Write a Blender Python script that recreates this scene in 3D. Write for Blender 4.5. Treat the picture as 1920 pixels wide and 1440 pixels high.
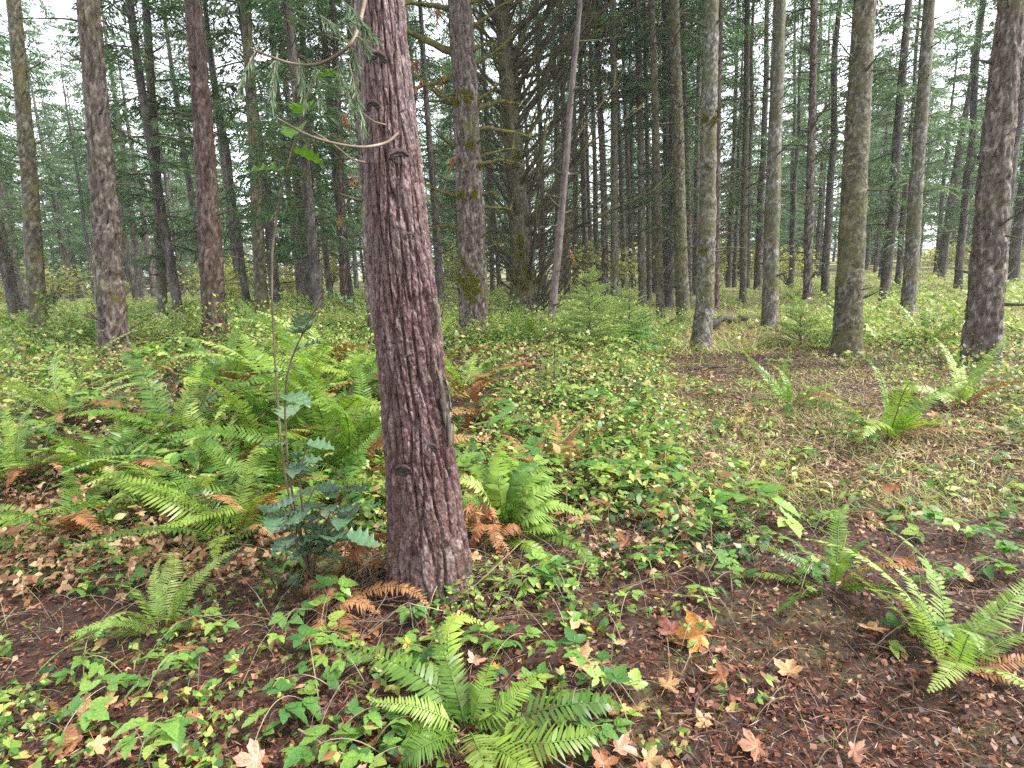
import bpy, math, random
import numpy as np
from mathutils import Matrix, Vector

scene = bpy.context.scene
for _o in list(bpy.data.objects):
    bpy.data.objects.remove(_o)

# ------------------------------------------------------------------ camera
F_PX = 1088.0                       # focal length in pixels of a 1920 px wide frame
PITCH = math.radians(11.4)          # tilted down
ROLL = math.radians(-2.6)
CAM_Z = 1.5
cam_data = bpy.data.cameras.new("camera")
cam = bpy.data.objects.new("camera", cam_data)
scene.collection.objects.link(cam)
cam_data.sensor_fit = 'HORIZONTAL'
cam_data.sensor_width = 36.0
cam_data.lens = F_PX / 1920.0 * 36.0
cam_data.clip_start = 0.05
cam_data.clip_end = 3000.0
CAM_ROT = Matrix.Rotation(math.radians(90) - PITCH, 3, 'X') @ Matrix.Rotation(ROLL, 3, 'Z')
cam.matrix_world = Matrix.Translation((0, 0, CAM_Z)) @ CAM_ROT.to_4x4()
scene.camera = cam

# ------------------------------------------------------------------ sky, sun, exposure
SUN_EL, SUN_AZ = math.radians(50), math.radians(98)    # azimuth clockwise from +Y
world = bpy.data.worlds.new("World")
scene.world = world
world.use_nodes = True
wn, wl = world.node_tree.nodes, world.node_tree.links
wn.clear()
sky = wn.new("ShaderNodeTexSky")
sky.sky_type = 'NISHITA'
sky.sun_disc = False
sky.sun_elevation = SUN_EL
sky.sun_rotation = SUN_AZ
sky.air_density = 1.0
sky.dust_density = 1.0
hsv = wn.new("ShaderNodeHueSaturation")                # overcast: nearly colourless
hsv.inputs["Saturation"].default_value = 0.22
bg = wn.new("ShaderNodeBackground")
bg.inputs["Strength"].default_value = 0.12
wo = wn.new("ShaderNodeOutputWorld")
wl.new(sky.outputs[0], hsv.inputs["Color"])
wl.new(hsv.outputs[0], bg.inputs["Color"])
wl.new(bg.outputs[0], wo.inputs["Surface"])

sun_data = bpy.data.lights.new("sun", 'SUN')
sun_data.energy = 1.5
sun_data.angle = math.radians(14)
sun_data.color = (1.0, 0.96, 0.9)
sun = bpy.data.objects.new("sun", sun_data)
scene.collection.objects.link(sun)
_sd = Vector((math.sin(SUN_AZ) * math.cos(SUN_EL), math.cos(SUN_AZ) * math.cos(SUN_EL), math.sin(SUN_EL)))
sun.rotation_euler = _sd.to_track_quat('Z', 'Y').to_euler()

vs = scene.view_settings
vs.view_transform = 'Standard'
vs.look = 'None'
vs.exposure = 2.3
vs.gamma = 1.0
vs.use_curve_mapping = False

cy = scene.cycles
cy.max_bounces = 5
cy.diffuse_bounces = 1
cy.glossy_bounces = 2
cy.transmission_bounces = 3
cy.transparent_max_bounces = 4
cy.caustics_reflective = False
cy.caustics_refractive = False
cy.use_denoising = False      # fine leaf and bark detail survives; the grain left is a phone camera's

rnd = random.Random(7)
rng = np.random.default_rng(11)
PI = math.pi

# ------------------------------------------------------------------ numpy noise
def _h(ix, iy, seed=0):
    n = (ix.astype(np.int64) * 374761393 + iy.astype(np.int64) * 668265263 + seed * 974634777) & 0xffffffff
    n = ((n ^ (n >> 13)) * 1274126177) & 0xffffffff
    n = (n ^ (n >> 16)) & 0xffffffff
    n = (n * 2246822519) & 0xffffffff
    return ((n ^ (n >> 15)) & 0xffffff) / float(0x1000000)

def vnoise(x, y, seed=0, per=None):
    x = np.asarray(x, float); y = np.asarray(y, float)
    ix = np.floor(x); iy = np.floor(y)
    fx = x - ix; fy = y - iy
    fx = fx * fx * (3 - 2 * fx); fy = fy * fy * (3 - 2 * fy)
    w = (lambda a: np.mod(a, per)) if per else (lambda a: a)
    a = _h(w(ix), iy, seed); b = _h(w(ix + 1), iy, seed)
    c = _h(w(ix), iy + 1, seed); d = _h(w(ix + 1), iy + 1, seed)
    return (a * (1 - fx) + b * fx) * (1 - fy) + (c * (1 - fx) + d * fx) * fy

def fbm(x, y, oct=4, seed=0, per=None):
    s = 0; a = 0.5; f = 1
    for o in range(oct):
        s = s + a * vnoise(x * f, y * f, seed + o * 17, per * f if per else None)
        a *= 0.5; f *= 2
    return s

def worley(x, y, seed=0, per=None):
    ix = np.floor(x); iy = np.floor(y)
    f1 = np.full(x.shape, 9.0); f2 = np.full(x.shape, 9.0); cid = np.zeros(x.shape)
    for dx in (-1, 0, 1):
        for dy in (-1, 0, 1):
            cx = ix + dx; cyy = iy + dy
            wx = np.mod(cx, per) if per else cx
            px = cx + _h(wx, cyy, seed); py = cyy + _h(wx, cyy, seed + 5)
            d = np.hypot(px - x, py - y)
            m = d < f1
            f2 = np.where(m, f1, np.minimum(f2, d))
            cid = np.where(m, _h(wx, cyy, seed + 9), cid)
            f1 = np.where(m, d, f1)
    return f1, f2, cid

# ------------------------------------------------------------------ mesh helpers
COL = scene.collection

class MB:
    """Collects vertex / face arrays and links them as ONE mesh object."""
    def __init__(self):
        self.v = []; self.f = []; self.n = 0
    def add(self, V, *Fs):
        V = np.asarray(V, float).reshape(-1, 3)
        for F in Fs:
            self.f.append(np.asarray(F, np.int64) + self.n)
        self.v.append(V); self.n += len(V)
        return self
    def tone(self, t):
        self.t = t; return self
    def mesh(self, name, mat=None, smooth=True):
        me = bpy.data.meshes.new(name)
        V = np.concatenate(self.v) if self.v else np.zeros((0, 3))
        me.vertices.add(len(V)); me.vertices.foreach_set("co", V.astype(np.float32).ravel())
        sizes = np.concatenate([np.full(len(F), F.shape[1], np.int32) for F in self.f])
        idx = np.concatenate([F.ravel() for F in self.f]).astype(np.int32)
        me.loops.add(len(idx)); me.loops.foreach_set("vertex_index", idx)
        me.polygons.add(len(sizes))
        st = np.zeros(len(sizes), np.int32); st[1:] = np.cumsum(sizes)[:-1]
        me.polygons.foreach_set("loop_start", st)
        if smooth:
            me.polygons.foreach_set("use_smooth", np.ones(len(sizes), bool))
        me.update(calc_edges=True)
        if getattr(self, 't', None) is not None:
            me.attributes.new('tone', 'FLOAT', 'POINT').data.foreach_set('value', np.asarray(self.t, np.float32))
        if mat: me.materials.append(mat)
        return me
    def build(self, name, mat, parent=None, smooth=True):
        return link(name, self.mesh(name, mat, smooth), parent)

def link(name, me, parent=None, mw=None):
    o = bpy.data.objects.new(name, me)
    COL.objects.link(o)
    if parent is not None: o.parent = parent
    if mw is not None: o.matrix_local = mw
    return o

def empty(name, loc=(0, 0, 0)):
    o = bpy.data.objects.new(name, None)
    o.empty_display_size = 0.1
    COL.objects.link(o); o.location = loc
    return o

def tag(o, label=None, cat=None, group=None, kind=None):
    if label: o["label"] = label
    if cat: o["category"] = cat
    if group: o["group"] = group
    if kind: o["kind"] = kind
    return o

def gpt0(x, y):
    return (x, y, float(ground(x, y)))

def norm(a):
    a = np.asarray(a, float)
    return a / np.maximum(np.linalg.norm(a, axis=-1, keepdims=True), 1e-9)

def frames(X, N):
    """rotation matrices with x axis = X and z axis near N (arrays n,3)."""
    X = norm(X); Y = norm(np.cross(N, X)); Z = np.cross(X, Y)
    return np.stack([X, Y, Z], axis=-1)

def inst(T, M, P):
    """template (V, F..) placed n times: M (n,3,3), P (n,3)."""
    V = T[0]; n = len(P); k = len(V)
    W = np.einsum('nij,kj->nki', M, V) + P[:, None, :]
    out = [W.reshape(-1, 3)]
    for F in T[1:]:
        out.append((F[None] + (np.arange(n) * k)[:, None, None]).reshape(-1, F.shape[1]))
    return out

def scaleM(M, s):
    s = np.asarray(s, float)
    if s.ndim == 1: s = np.stack([s, s, s], -1)
    return M * s[:, None, :]

def tube(pts, rad, seg=6, cap=True):
    pts = np.asarray(pts, float); n = len(pts)
    rad = np.broadcast_to(np.asarray(rad, float), (n,))
    t = np.gradient(pts, axis=0); t = norm(t)
    ref = np.array([0, 0, 1.0]) if abs(t[0][2]) < 0.9 else np.array([1.0, 0, 0])
    a = norm(np.cross(t, ref)); b = np.cross(t, a)
    th = np.arange(seg) / seg * 2 * PI
    V = pts[:, None] + rad[:, None, None] * (np.cos(th)[None, :, None] * a[:, None] + np.sin(th)[None, :, None] * b[:, None])
    i = np.arange(n - 1)[:, None] * seg; j = np.arange(seg)[None]; j2 = (j + 1) % seg
    F = np.stack([i + j, i + j2, i + seg + j2, i + seg + j], -1).reshape(-1, 4)
    return V.reshape(-1, 3), F

def strip(widths, fold=0.0, curl=0.0, mid=True):
    """leaf along +x, length 1: midrib plus two edges; fold lifts edges, curl bends down."""
    n = len(widths); x = np.linspace(0, 1, n); w = np.asarray(widths, float)
    z0 = -curl * x * x
    if mid:
        V = np.concatenate([np.stack([x, w, z0 + fold * w], -1), np.stack([x, 0 * w, z0], -1), np.stack([x, -w, z0 + fold * w], -1)])
        i = np.arange(n - 1)
        F = np.concatenate([np.stack([i, i + n, i + n + 1, i + 1], -1), np.stack([i + n, i + 2 * n, i + 2 * n + 1, i + n + 1], -1)])
    else:
        V = np.concatenate([np.stack([x, w, z0], -1), np.stack([x, -w, z0], -1)])
        i = np.arange(n - 1)
        F = np.stack([i, i + n, i + n + 1, i + 1], -1)
    return V, F

def bez(p0, p1, p2, n):
    """quadratic curve that passes through p1 at its middle."""
    p0, p1, p2 = (np.asarray(p, float) for p in (p0, p1, p2))
    c = 2 * p1 - 0.5 * (p0 + p2); t = np.linspace(0, 1, n)[:, None]
    return (1 - t) ** 2 * p0 + 2 * t * (1 - t) * c + t * t * p2

# ------------------------------------------------------------------ pixel <-> place
CR = np.array(CAM_ROT)
CAMP = np.array([0, 0, CAM_Z])
def ray(u, v):
    return CR @ np.array([(u - 960) / F_PX, -(v - 720) / F_PX, -1.0])
def at_y(u, v, Y):
    d = ray(u, v); return CAMP + d * (Y / d[1])
def at_h(u, v, h=0.0):
    """point on that sight line h above the ground"""
    d = ray(u, v); p = None; z = h
    for _ in range(6):
        p = CAMP + d * ((z - CAM_Z) / d[2]); z = float(ground(p[0], p[1])) + h
    return p
def depth_of(p):
    return float(-((np.asarray(p) - CAMP) @ CR[:, 2]))

def ground(x, y):
    x = np.asarray(x, float); y = np.asarray(y, float)
    g = 0.10 * (fbm(x * 0.35 + 31.3, y * 0.35 + 7.7, 3, 3) - 0.45)
    g = g + 0.03 * (fbm(x * 1.7 + 3, y * 1.7 + 9, 3, 8) - 0.45)
    g = g + 0.10 * np.exp(-(((x + 0.42) / 0.55) ** 2 + ((y - 2.65) / 0.6) ** 2))     # mound round the near trunk
    g = g + 0.25 * np.clip((-x - 0.9) / 2.5, 0, 1) * np.clip((y - 2.0) / 3, 0, 1)     # bank on the left
    g = g + 0.10 * np.exp(-(((x - 0.1) / 1.2) ** 2 + ((y - 7.5) / 2.0) ** 2))
    t = np.clip((y - 3.6) / 3.6, 0, 1); t = t * t * (3 - 2 * t)
    w = np.clip((0.9 + 0.20 * y - x) / 1.1, 0, 1); w = w * w * (3 - 2 * w)
    g = g + 0.30 * t * w * (0.75 + 0.5 * fbm(x * 0.5 + 9, y * 0.5, 2, 12))      # the tangled bank left of the path
    return g

# ------------------------------------------------------------------ materials
def mat_new(name):
    m = bpy.data.materials.new(name); m.use_nodes = True
    nt = m.node_tree; nt.nodes.clear()
    out = nt.nodes.new("ShaderNodeOutputMaterial")
    return m, nt, out

def ramp_node(nt, cols, pos=None, interp='LINEAR'):
    r = nt.nodes.new("ShaderNodeValToRGB"); r.color_ramp.interpolation = interp
    n = len(cols); el = r.color_ramp.elements
    pos = pos or [i / max(1, n - 1) for i in range(n)]
    while len(el) < n: el.new(0.5)
    for e, p, c in zip(el, pos, cols):
        e.position = p; e.color = (*c, 1)
    return r

def leaf_mat(name, cols, pos=None, src='island', trans=0.35, rough=0.42, spec=0.4, tint=None, vary=0.25):
    m, nt, out = mat_new(name); L = nt.links
    if src == 'island':
        g = nt.nodes.new("ShaderNodeNewGeometry"); fac = g.outputs["Random Per Island"]
    else:
        g = nt.nodes.new("ShaderNodeObjectInfo"); fac = g.outputs["Random"]
    r = ramp_node(nt, cols, pos)
    L.new(fac, r.inputs[0])
    tc = nt.nodes.new("ShaderNodeTexCoord")
    nz = nt.nodes.new("ShaderNodeTexNoise"); nz.inputs["Scale"].default_value = 14; nz.inputs["Detail"].default_value = 2
    L.new(tc.outputs["Object"], nz.inputs["Vector"])
    hs = nt.nodes.new("ShaderNodeHueSaturation")
    mr = nt.nodes.new("ShaderNodeMapRange"); mr.inputs[1].default_value = 0.3; mr.inputs[2].default_value = 0.7
    mr.inputs[3].default_value = 1 - vary; mr.inputs[4].default_value = 1 + vary
    L.new(nz.outputs[0], mr.inputs[0]); L.new(mr.outputs[0], hs.inputs["Value"]); L.new(r.outputs[0], hs.inputs["Color"])
    p = nt.nodes.new("ShaderNodeBsdfPrincipled")
    p.inputs["Roughness"].default_value = rough; p.inputs["Specular IOR Level"].default_value = spec
    L.new(hs.outputs[0], p.inputs["Base Color"])
    if trans > 0:
        t = nt.nodes.new("ShaderNodeBsdfTranslucent")
        th = nt.nodes.new("ShaderNodeHueSaturation"); th.inputs["Saturation"].default_value = 1.15; th.inputs["Value"].default_value = 1.3
        L.new(hs.outputs[0], th.inputs["Color"]); L.new(th.outputs[0], t.inputs["Color"])
        mx = nt.nodes.new("ShaderNodeMixShader"); mx.inputs[0].default_value = trans
        L.new(p.outputs[0], mx.inputs[1]); L.new(t.outputs[0], mx.inputs[2]); L.new(mx.outputs[0], out.inputs[0])
    else:
        L.new(p.outputs[0], out.inputs[0])
    return m

def bark_mat(name, cols, scale=(30, 30, 5), moss=None, moss_amt=0.5, moss_scale=3.0, lichen=None, rough=0.65, bump=0.4, bump_dist=0.01, spec=0.35, tone=0.0):
    m, nt, out = mat_new(name); L = nt.links
    tc = nt.nodes.new("ShaderNodeTexCoord"); mp = nt.nodes.new("ShaderNodeMapping")
    mp.inputs["Scale"].default_value = scale
    L.new(tc.outputs["Object"], mp.inputs[0])
    n1 = nt.nodes.new("ShaderNodeTexNoise"); n1.inputs["Scale"].default_value = 1.0; n1.inputs["Detail"].default_value = 6; n1.inputs["Roughness"].default_value = 0.65
    L.new(mp.outputs[0], n1.inputs["Vector"])
    r = ramp_node(nt, cols, [0.28 + 0.44 * i / (len(cols) - 1) for i in range(len(cols))])
    at = nt.nodes.new("ShaderNodeAttribute"); at.attribute_name = 'tone'
    ad = nt.nodes.new("ShaderNodeMath"); ad.operation = 'MULTIPLY_ADD'; ad.inputs[1].default_value = tone; ad.inputs[2].default_value = -0.5 * tone if tone else 0.0
    L.new(at.outputs["Fac"], ad.inputs[0])
    sm = nt.nodes.new("ShaderNodeMath"); sm.operation = 'ADD'; L.new(n1.outputs[0], sm.inputs[0]); L.new(ad.outputs[0], sm.inputs[1])
    L.new(sm.outputs[0], r.inputs[0]); col = r.outputs[0]
    def over(col, colour, sc, lo, hi, seed):
        n = nt.nodes.new("ShaderNodeTexNoise"); n.noise_dimensions = '4D'; n.inputs["W"].default_value = seed
        n.inputs["Scale"].default_value = sc; n.inputs["Detail"].default_value = 5; n.inputs["Roughness"].default_value = 0.6
        L.new(tc.outputs["Object"], n.inputs["Vector"])
        k = nt.nodes.new("ShaderNodeMapRange"); k.inputs[1].default_value = lo; k.inputs[2].default_value = hi
        L.new(n.outputs[0], k.inputs[0])
        mx = nt.nodes.new("ShaderNodeMix"); mx.data_type = 'RGBA'
        L.new(k.outputs[0], mx.inputs[0]); L.new(col, mx.inputs[6]); mx.inputs[7].default_value = (*colour, 1)
        return mx.outputs[2]
    if moss: col = over(col, moss, moss_scale, 0.70 - 0.35 * moss_amt, 0.88 - 0.25 * moss_amt, 3.1)
    if lichen: col = over(col, lichen, 9.0, 0.66, 0.74, 8.7)
    p = nt.nodes.new("ShaderNodeBsdfPrincipled"); p.inputs["Roughness"].default_value = rough
    p.inputs["Specular IOR Level"].default_value = spec
    L.new(col, p.inputs["Base Color"])
    n2 = nt.nodes.new("ShaderNodeTexNoise"); n2.inputs["Scale"].default_value = 1.6; n2.inputs["Detail"].default_value = 6
    L.new(mp.outputs[0], n2.inputs["Vector"])
    b = nt.nodes.new("ShaderNodeBump"); b.inputs["Strength"].default_value = bump; b.inputs["Distance"].default_value = bump_dist
    L.new(n2.outputs[0], b.inputs["Height"]); L.new(b.outputs[0], p.inputs["Normal"])
    L.new(p.outputs[0], out.inputs[0])
    return m

M = {}
M['bark_red'] = bark_mat('reddish furrowed bark', [(0.042, 0.019, 0.016), (0.080, 0.039, 0.034), (0.125, 0.069, 0.064), (0.225, 0.165, 0.163)], (60, 60, 20), moss=(0.052, 0.044, 0.030), moss_amt=0.42, moss_scale=2.6, lichen=(0.19, 0.23, 0.17), rough=0.45, bump=1.0, bump_dist=0.008, spec=0.5, tone=0.42)
M['bark_redfar'] = bark_mat('reddish scaly bark', [(0.032, 0.017, 0.012), (0.062, 0.034, 0.026), (0.10, 0.062, 0.05), (0.19, 0.145, 0.13)], (22, 22, 8), moss=(0.075, 0.07, 0.02), moss_amt=0.4, bump=0.8, bump_dist=0.02, tone=0.5)
M['bark_scar'] = bark_mat('dark scar bark', [(0.012, 0.010, 0.009), (0.035, 0.026, 0.022), (0.07, 0.055, 0.05)], (60, 60, 60), rough=0.7)
M['bark_flap'] = bark_mat('peeling bark', [(0.07, 0.055, 0.04), (0.16, 0.13, 0.10), (0.28, 0.25, 0.2)], (50, 50, 10), rough=0.8)
M['bark_brown'] = bark_mat('grey brown mossy bark', [(0.036, 0.025, 0.018), (0.078, 0.055, 0.043), (0.13, 0.10, 0.083), (0.25, 0.215, 0.19)], (22, 22, 8), moss=(0.10, 0.11, 0.018), moss_amt=0.42, lichen=(0.26, 0.27, 0.22), bump=0.8, bump_dist=0.02, tone=0.6)
M['bark_mossy'] = bark_mat('moss covered bark', [(0.03, 0.024, 0.014), (0.062, 0.051, 0.030), (0.10, 0.088, 0.055), (0.19, 0.17, 0.13)], (16, 16, 12), moss=(0.10, 0.092, 0.022), moss_amt=0.72, moss_scale=3.2, bump=0.9, bump_dist=0.02, tone=0.5)
M['bark_pale'] = bark_mat('pale grey bark with lichen', [(0.05, 0.044, 0.032), (0.10, 0.09, 0.07), (0.155, 0.145, 0.12), (0.28, 0.27, 0.245)], (18, 18, 12), moss=(0.085, 0.078, 0.022), moss_amt=0.85, moss_scale=3.0, lichen=(0.45, 0.46, 0.43), bump=0.9, bump_dist=0.02, tone=0.5)
M['bark_grey'] = bark_mat('smooth grey pink bark', [(0.07, 0.052, 0.044), (0.125, 0.096, 0.086), (0.21, 0.175, 0.162)], (34, 34, 9), rough=0.6, bump=0.3, tone=0.3)
M['bark_dark'] = bark_mat('dark background bark', [(0.025, 0.02, 0.017), (0.07, 0.057, 0.05), (0.16, 0.14, 0.12)], (18, 18, 9), moss=(0.08, 0.078, 0.02), moss_amt=0.4, bump=0.7, bump_dist=0.02, tone=0.4)
M['dead_wood'] = bark_mat('dead mossy branch', [(0.03, 0.024, 0.018), (0.07, 0.06, 0.035), (0.13, 0.115, 0.055)], (12, 12, 12), moss=(0.14, 0.145, 0.03), moss_amt=0.5, rough=0.8)
M['moss_wood'] = bark_mat('branch wrapped in moss', [(0.04, 0.033, 0.018), (0.09, 0.085, 0.025), (0.16, 0.15, 0.04)], (12, 12, 12), moss=(0.21, 0.20, 0.035), moss_amt=0.75, moss_scale=5.0, rough=0.9, bump=1.0, bump_dist=0.03)
M['fan_wood'] = bark_mat('dark dead branch', [(0.025, 0.02, 0.014), (0.06, 0.05, 0.03), (0.11, 0.10, 0.05)], (9, 9, 9), moss=(0.17, 0.165, 0.04), moss_amt=0.62, rough=0.85)
M['twig'] = bark_mat('dry twig', [(0.07, 0.045, 0.03), (0.17, 0.12, 0.085), (0.33, 0.26, 0.2)], (8, 8, 8), rough=0.6)
M['vine'] = bark_mat('pale bramble cane', [(0.16, 0.11, 0.07), (0.26, 0.22, 0.13), (0.34, 0.32, 0.2)], (8, 8, 8), rough=0.5)
M['moss'] = leaf_mat('yellow green moss', [(0.10, 0.11, 0.015), (0.19, 0.19, 0.025), (0.28, 0.26, 0.04)], trans=0.2, rough=0.9, spec=0.1)
M['fern'] = leaf_mat('sword fern frond', [(0.07, 0.15, 0.025), (0.12, 0.22, 0.035), (0.18, 0.29, 0.045), (0.26, 0.36, 0.06)], src='object', rough=0.38)
M['fern_pale'] = leaf_mat('pale sword fern frond', [(0.20, 0.31, 0.07), (0.29, 0.40, 0.09), (0.35, 0.44, 0.13)], src='object', rough=0.38)
M['fern_dead'] = leaf_mat('dead rusty fern frond', [(0.20, 0.075, 0.03), (0.30, 0.13, 0.05), (0.38, 0.20, 0.09)], src='object', trans=0.2, rough=0.6)
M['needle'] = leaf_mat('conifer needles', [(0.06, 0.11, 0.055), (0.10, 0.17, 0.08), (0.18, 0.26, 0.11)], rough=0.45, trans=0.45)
M['needle_hazed'] = leaf_mat('haze-paled far conifer needles', [(0.09, 0.16, 0.09), (0.14, 0.22, 0.12), (0.22, 0.30, 0.15)], rough=0.5, trans=0.5)  # lighter than the nearer needles: the paling by haze is put into the colour
M['needle_pale'] = leaf_mat('pale young fir needles', [(0.22, 0.33, 0.10), (0.31, 0.42, 0.13), (0.40, 0.48, 0.18)], rough=0.45, trans=0.45)
M['needle_hang'] = leaf_mat('grey green hanging needles', [(0.09, 0.14, 0.07), (0.15, 0.21, 0.12), (0.22, 0.28, 0.17)], rough=0.45, trans=0.35)
M['needle_rust'] = leaf_mat('rusty dead needles', [(0.28, 0.11, 0.05), (0.40, 0.19, 0.09)], rough=0.6, trans=0.3)
M['herb'] = leaf_mat('bramble leaf', [(0.06, 0.15, 0.04), (0.12, 0.25, 0.055), (0.20, 0.34, 0.07), (0.32, 0.42, 0.09)], src='object', rough=0.4)
M['herb_bush'] = leaf_mat('bush leaves', [(0.06, 0.14, 0.03), (0.13, 0.23, 0.05), (0.26, 0.34, 0.08)], rough=0.4)
M['cover'] = leaf_mat('low leafy ground cover', [(0.035, 0.10, 0.025), (0.09, 0.19, 0.04), (0.20, 0.32, 0.06), (0.34, 0.44, 0.10), (0.48, 0.48, 0.14), (0.34, 0.17, 0.08), (0.20, 0.08, 0.04)], [0, 0.22, 0.48, 0.72, 0.86, 0.92, 1.0], rough=0.42)
M['cover_pale'] = leaf_mat('pale leafy cover', [(0.12, 0.22, 0.05), (0.25, 0.36, 0.09), (0.38, 0.46, 0.13), (0.50, 0.50, 0.18)], rough=0.42)
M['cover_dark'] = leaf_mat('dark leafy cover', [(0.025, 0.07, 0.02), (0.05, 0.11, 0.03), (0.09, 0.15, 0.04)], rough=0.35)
M['withered'] = leaf_mat('withered leaves', [(0.10, 0.04, 0.02), (0.24, 0.10, 0.05), (0.36, 0.22, 0.11), (0.46, 0.36, 0.2)], trans=0.2, rough=0.6)
M['grass'] = leaf_mat('grass blades', [(0.14, 0.21, 0.05), (0.30, 0.34, 0.10), (0.46, 0.42, 0.20), (0.40, 0.28, 0.14)], rough=0.5)
M['holly'] = leaf_mat('glossy holly leaf', [(0.07, 0.14, 0.075), (0.11, 0.19, 0.10), (0.16, 0.24, 0.13)], src='object', trans=0.15, rough=0.25, spec=0.8)
M['holly_young'] = leaf_mat('young holly leaf', [(0.07, 0.16, 0.03), (0.11, 0.21, 0.04)], src='object', trans=0.3, rough=0.3)
M['yellow'] = leaf_mat('autumn yellow leaves', [(0.13, 0.20, 0.05), (0.26, 0.30, 0.09), (0.42, 0.40, 0.15), (0.52, 0.45, 0.20)], trans=0.5, rough=0.5)
M['straw'] = leaf_mat('straw litter', [(0.08, 0.035, 0.018), (0.18, 0.085, 0.042), (0.34, 0.22, 0.11), (0.48, 0.39, 0.23)], trans=0.0, rough=0.6)
M['litter'] = leaf_mat('needle litter', [(0.032, 0.011, 0.007), (0.08, 0.026, 0.014), (0.165, 0.06, 0.03), (0.28, 0.125, 0.07), (0.44, 0.31, 0.20)], [0, .35, .7, .92, 1], trans=0.0, rough=0.5, spec=0.4)
for nm, cs in dict(leaf_tan=[(0.42, 0.24, 0.11), (0.50, 0.31, 0.15)], leaf_pink=[(0.42, 0.20, 0.13), (0.52, 0.28, 0.19)], leaf_brown=[(0.22, 0.09, 0.04), (0.30, 0.13, 0.06)],
                   leaf_orange=[(0.50, 0.20, 0.05), (0.60, 0.28, 0.07)], leaf_red=[(0.17, 0.055, 0.04), (0.24, 0.09, 0.06)], leaf_yellow=[(0.62, 0.47, 0.08), (0.70, 0.52, 0.12)]).items():
    M[nm] = leaf_mat(nm.replace('_', ' ') + ' fallen', cs, src='object', trans=0.15, rough=0.45, vary=0.45)

def ground_mat():
    m, nt, out = mat_new('forest floor'); L = nt.links
    tc = nt.nodes.new("ShaderNodeTexCoord")
    def noise(sc, det=6, w=0.0):
        n = nt.nodes.new("ShaderNodeTexNoise"); n.noise_dimensions = '4D'; n.inputs["W"].default_value = w
        n.inputs["Scale"].default_value = sc; n.inputs["Detail"].default_value = det; n.inputs["Roughness"].default_value = 0.7
        L.new(tc.outputs["Object"], n.inputs["Vector"]); return n
    a = noise(22); r = ramp_node(nt, [(0.012, 0.006, 0.004), (0.04, 0.017, 0.010), (0.10, 0.042, 0.024)], [0.3, 0.5, 0.72]); L.new(a.outputs[0], r.inputs[0])
    b = noise(1.3, 5, 2.0); k = nt.nodes.new("ShaderNodeMapRange"); k.inputs[1].default_value = 0.52; k.inputs[2].default_value = 0.68
    L.new(b.outputs[0], k.inputs[0])
    g2 = noise(35, 4, 5.0); r2 = ramp_node(nt, [(0.03, 0.04, 0.012), (0.09, 0.10, 0.03), (0.17, 0.16, 0.06)], [0.3, 0.5, 0.7]); L.new(g2.outputs[0], r2.inputs[0])
    mx = nt.nodes.new("ShaderNodeMix"); mx.data_type = 'RGBA'
    L.new(k.outputs[0], mx.inputs[0]); L.new(r.outputs[0], mx.inputs[6]); L.new(r2.outputs[0], mx.inputs[7])
    # beyond the stand an open strip of pale dry grass
    sx = nt.nodes.new("ShaderNodeSeparateXYZ"); L.new(tc.outputs["Object"], sx.inputs[0])
    k2 = nt.nodes.new("ShaderNodeMapRange"); k2.inputs[1].default_value = 9; k2.inputs[2].default_value = 26; L.new(sx.outputs[1], k2.inputs[0])
    g3 = noise(3, 6, 9.0); r3 = ramp_node(nt, [(0.10, 0.12, 0.035), (0.22, 0.22, 0.07), (0.32, 0.27, 0.12)], [0.3, 0.5, 0.7]); L.new(g3.outputs[0], r3.inputs[0])
    mx2 = nt.nodes.new("ShaderNodeMix"); mx2.data_type = 'RGBA'
    L.new(k2.outputs[0], mx2.inputs[0]); L.new(mx.outputs[2], mx2.inputs[6]); L.new(r3.outputs[0], mx2.inputs[7])
    p = nt.nodes.new("ShaderNodeBsdfPrincipled"); p.inputs["Roughness"].default_value = 0.8
    L.new(mx2.outputs[2], p.inputs["Base Color"])
    bp = nt.nodes.new("ShaderNodeBump"); bp.inputs["Strength"].default_value = 0.8; bp.inputs["Distance"].default_value = 0.02
    L.new(a.outputs[0], bp.inputs["Height"]); L.new(bp.outputs[0], p.inputs["Normal"]); L.new(p.outputs[0], out.inputs[0])
    return m
M['ground'] = ground_mat()

# ------------------------------------------------------------------ ground sheet
def axis(lo, hi, fine, fineto, grow):
    a = [0.0]
    s = fine
    while a[-1] < hi:
        if a[-1] > fineto: s *= grow
        a.append(a[-1] + s)
    return np.array(a)
ax = axis(0, 700, 0.07, 6, 1.12); xs = np.concatenate([-ax[:0:-1], ax])
ay = axis(0, 900, 0.07, 9, 1.12); ys = np.concatenate([-axis(0, 60, 0.5, 3, 1.3)[:0:-1], ay])
X, Y = np.meshgrid(xs, ys)
Z = ground(X, Y)
nx, ny = len(xs), len(ys)
i = (np.arange(ny - 1)[:, None] * nx + np.arange(nx - 1)[None]).ravel()
tag(MB().add(np.stack([X, Y, Z], -1), np.stack([i, i + 1, i + nx + 1, i + nx], -1)).build('ground', M['ground']),
    'brown forest floor of needle litter and moss under the trees', kind='structure')

# ------------------------------------------------------------------ conifer building blocks
SLIVER = (np.array([[0, 0, 0], [0.42, 0.5, 0.03], [1, 0, -0.06], [0.45, -0.5, 0.03]]), np.array([[0, 1, 2, 3]]))

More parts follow.
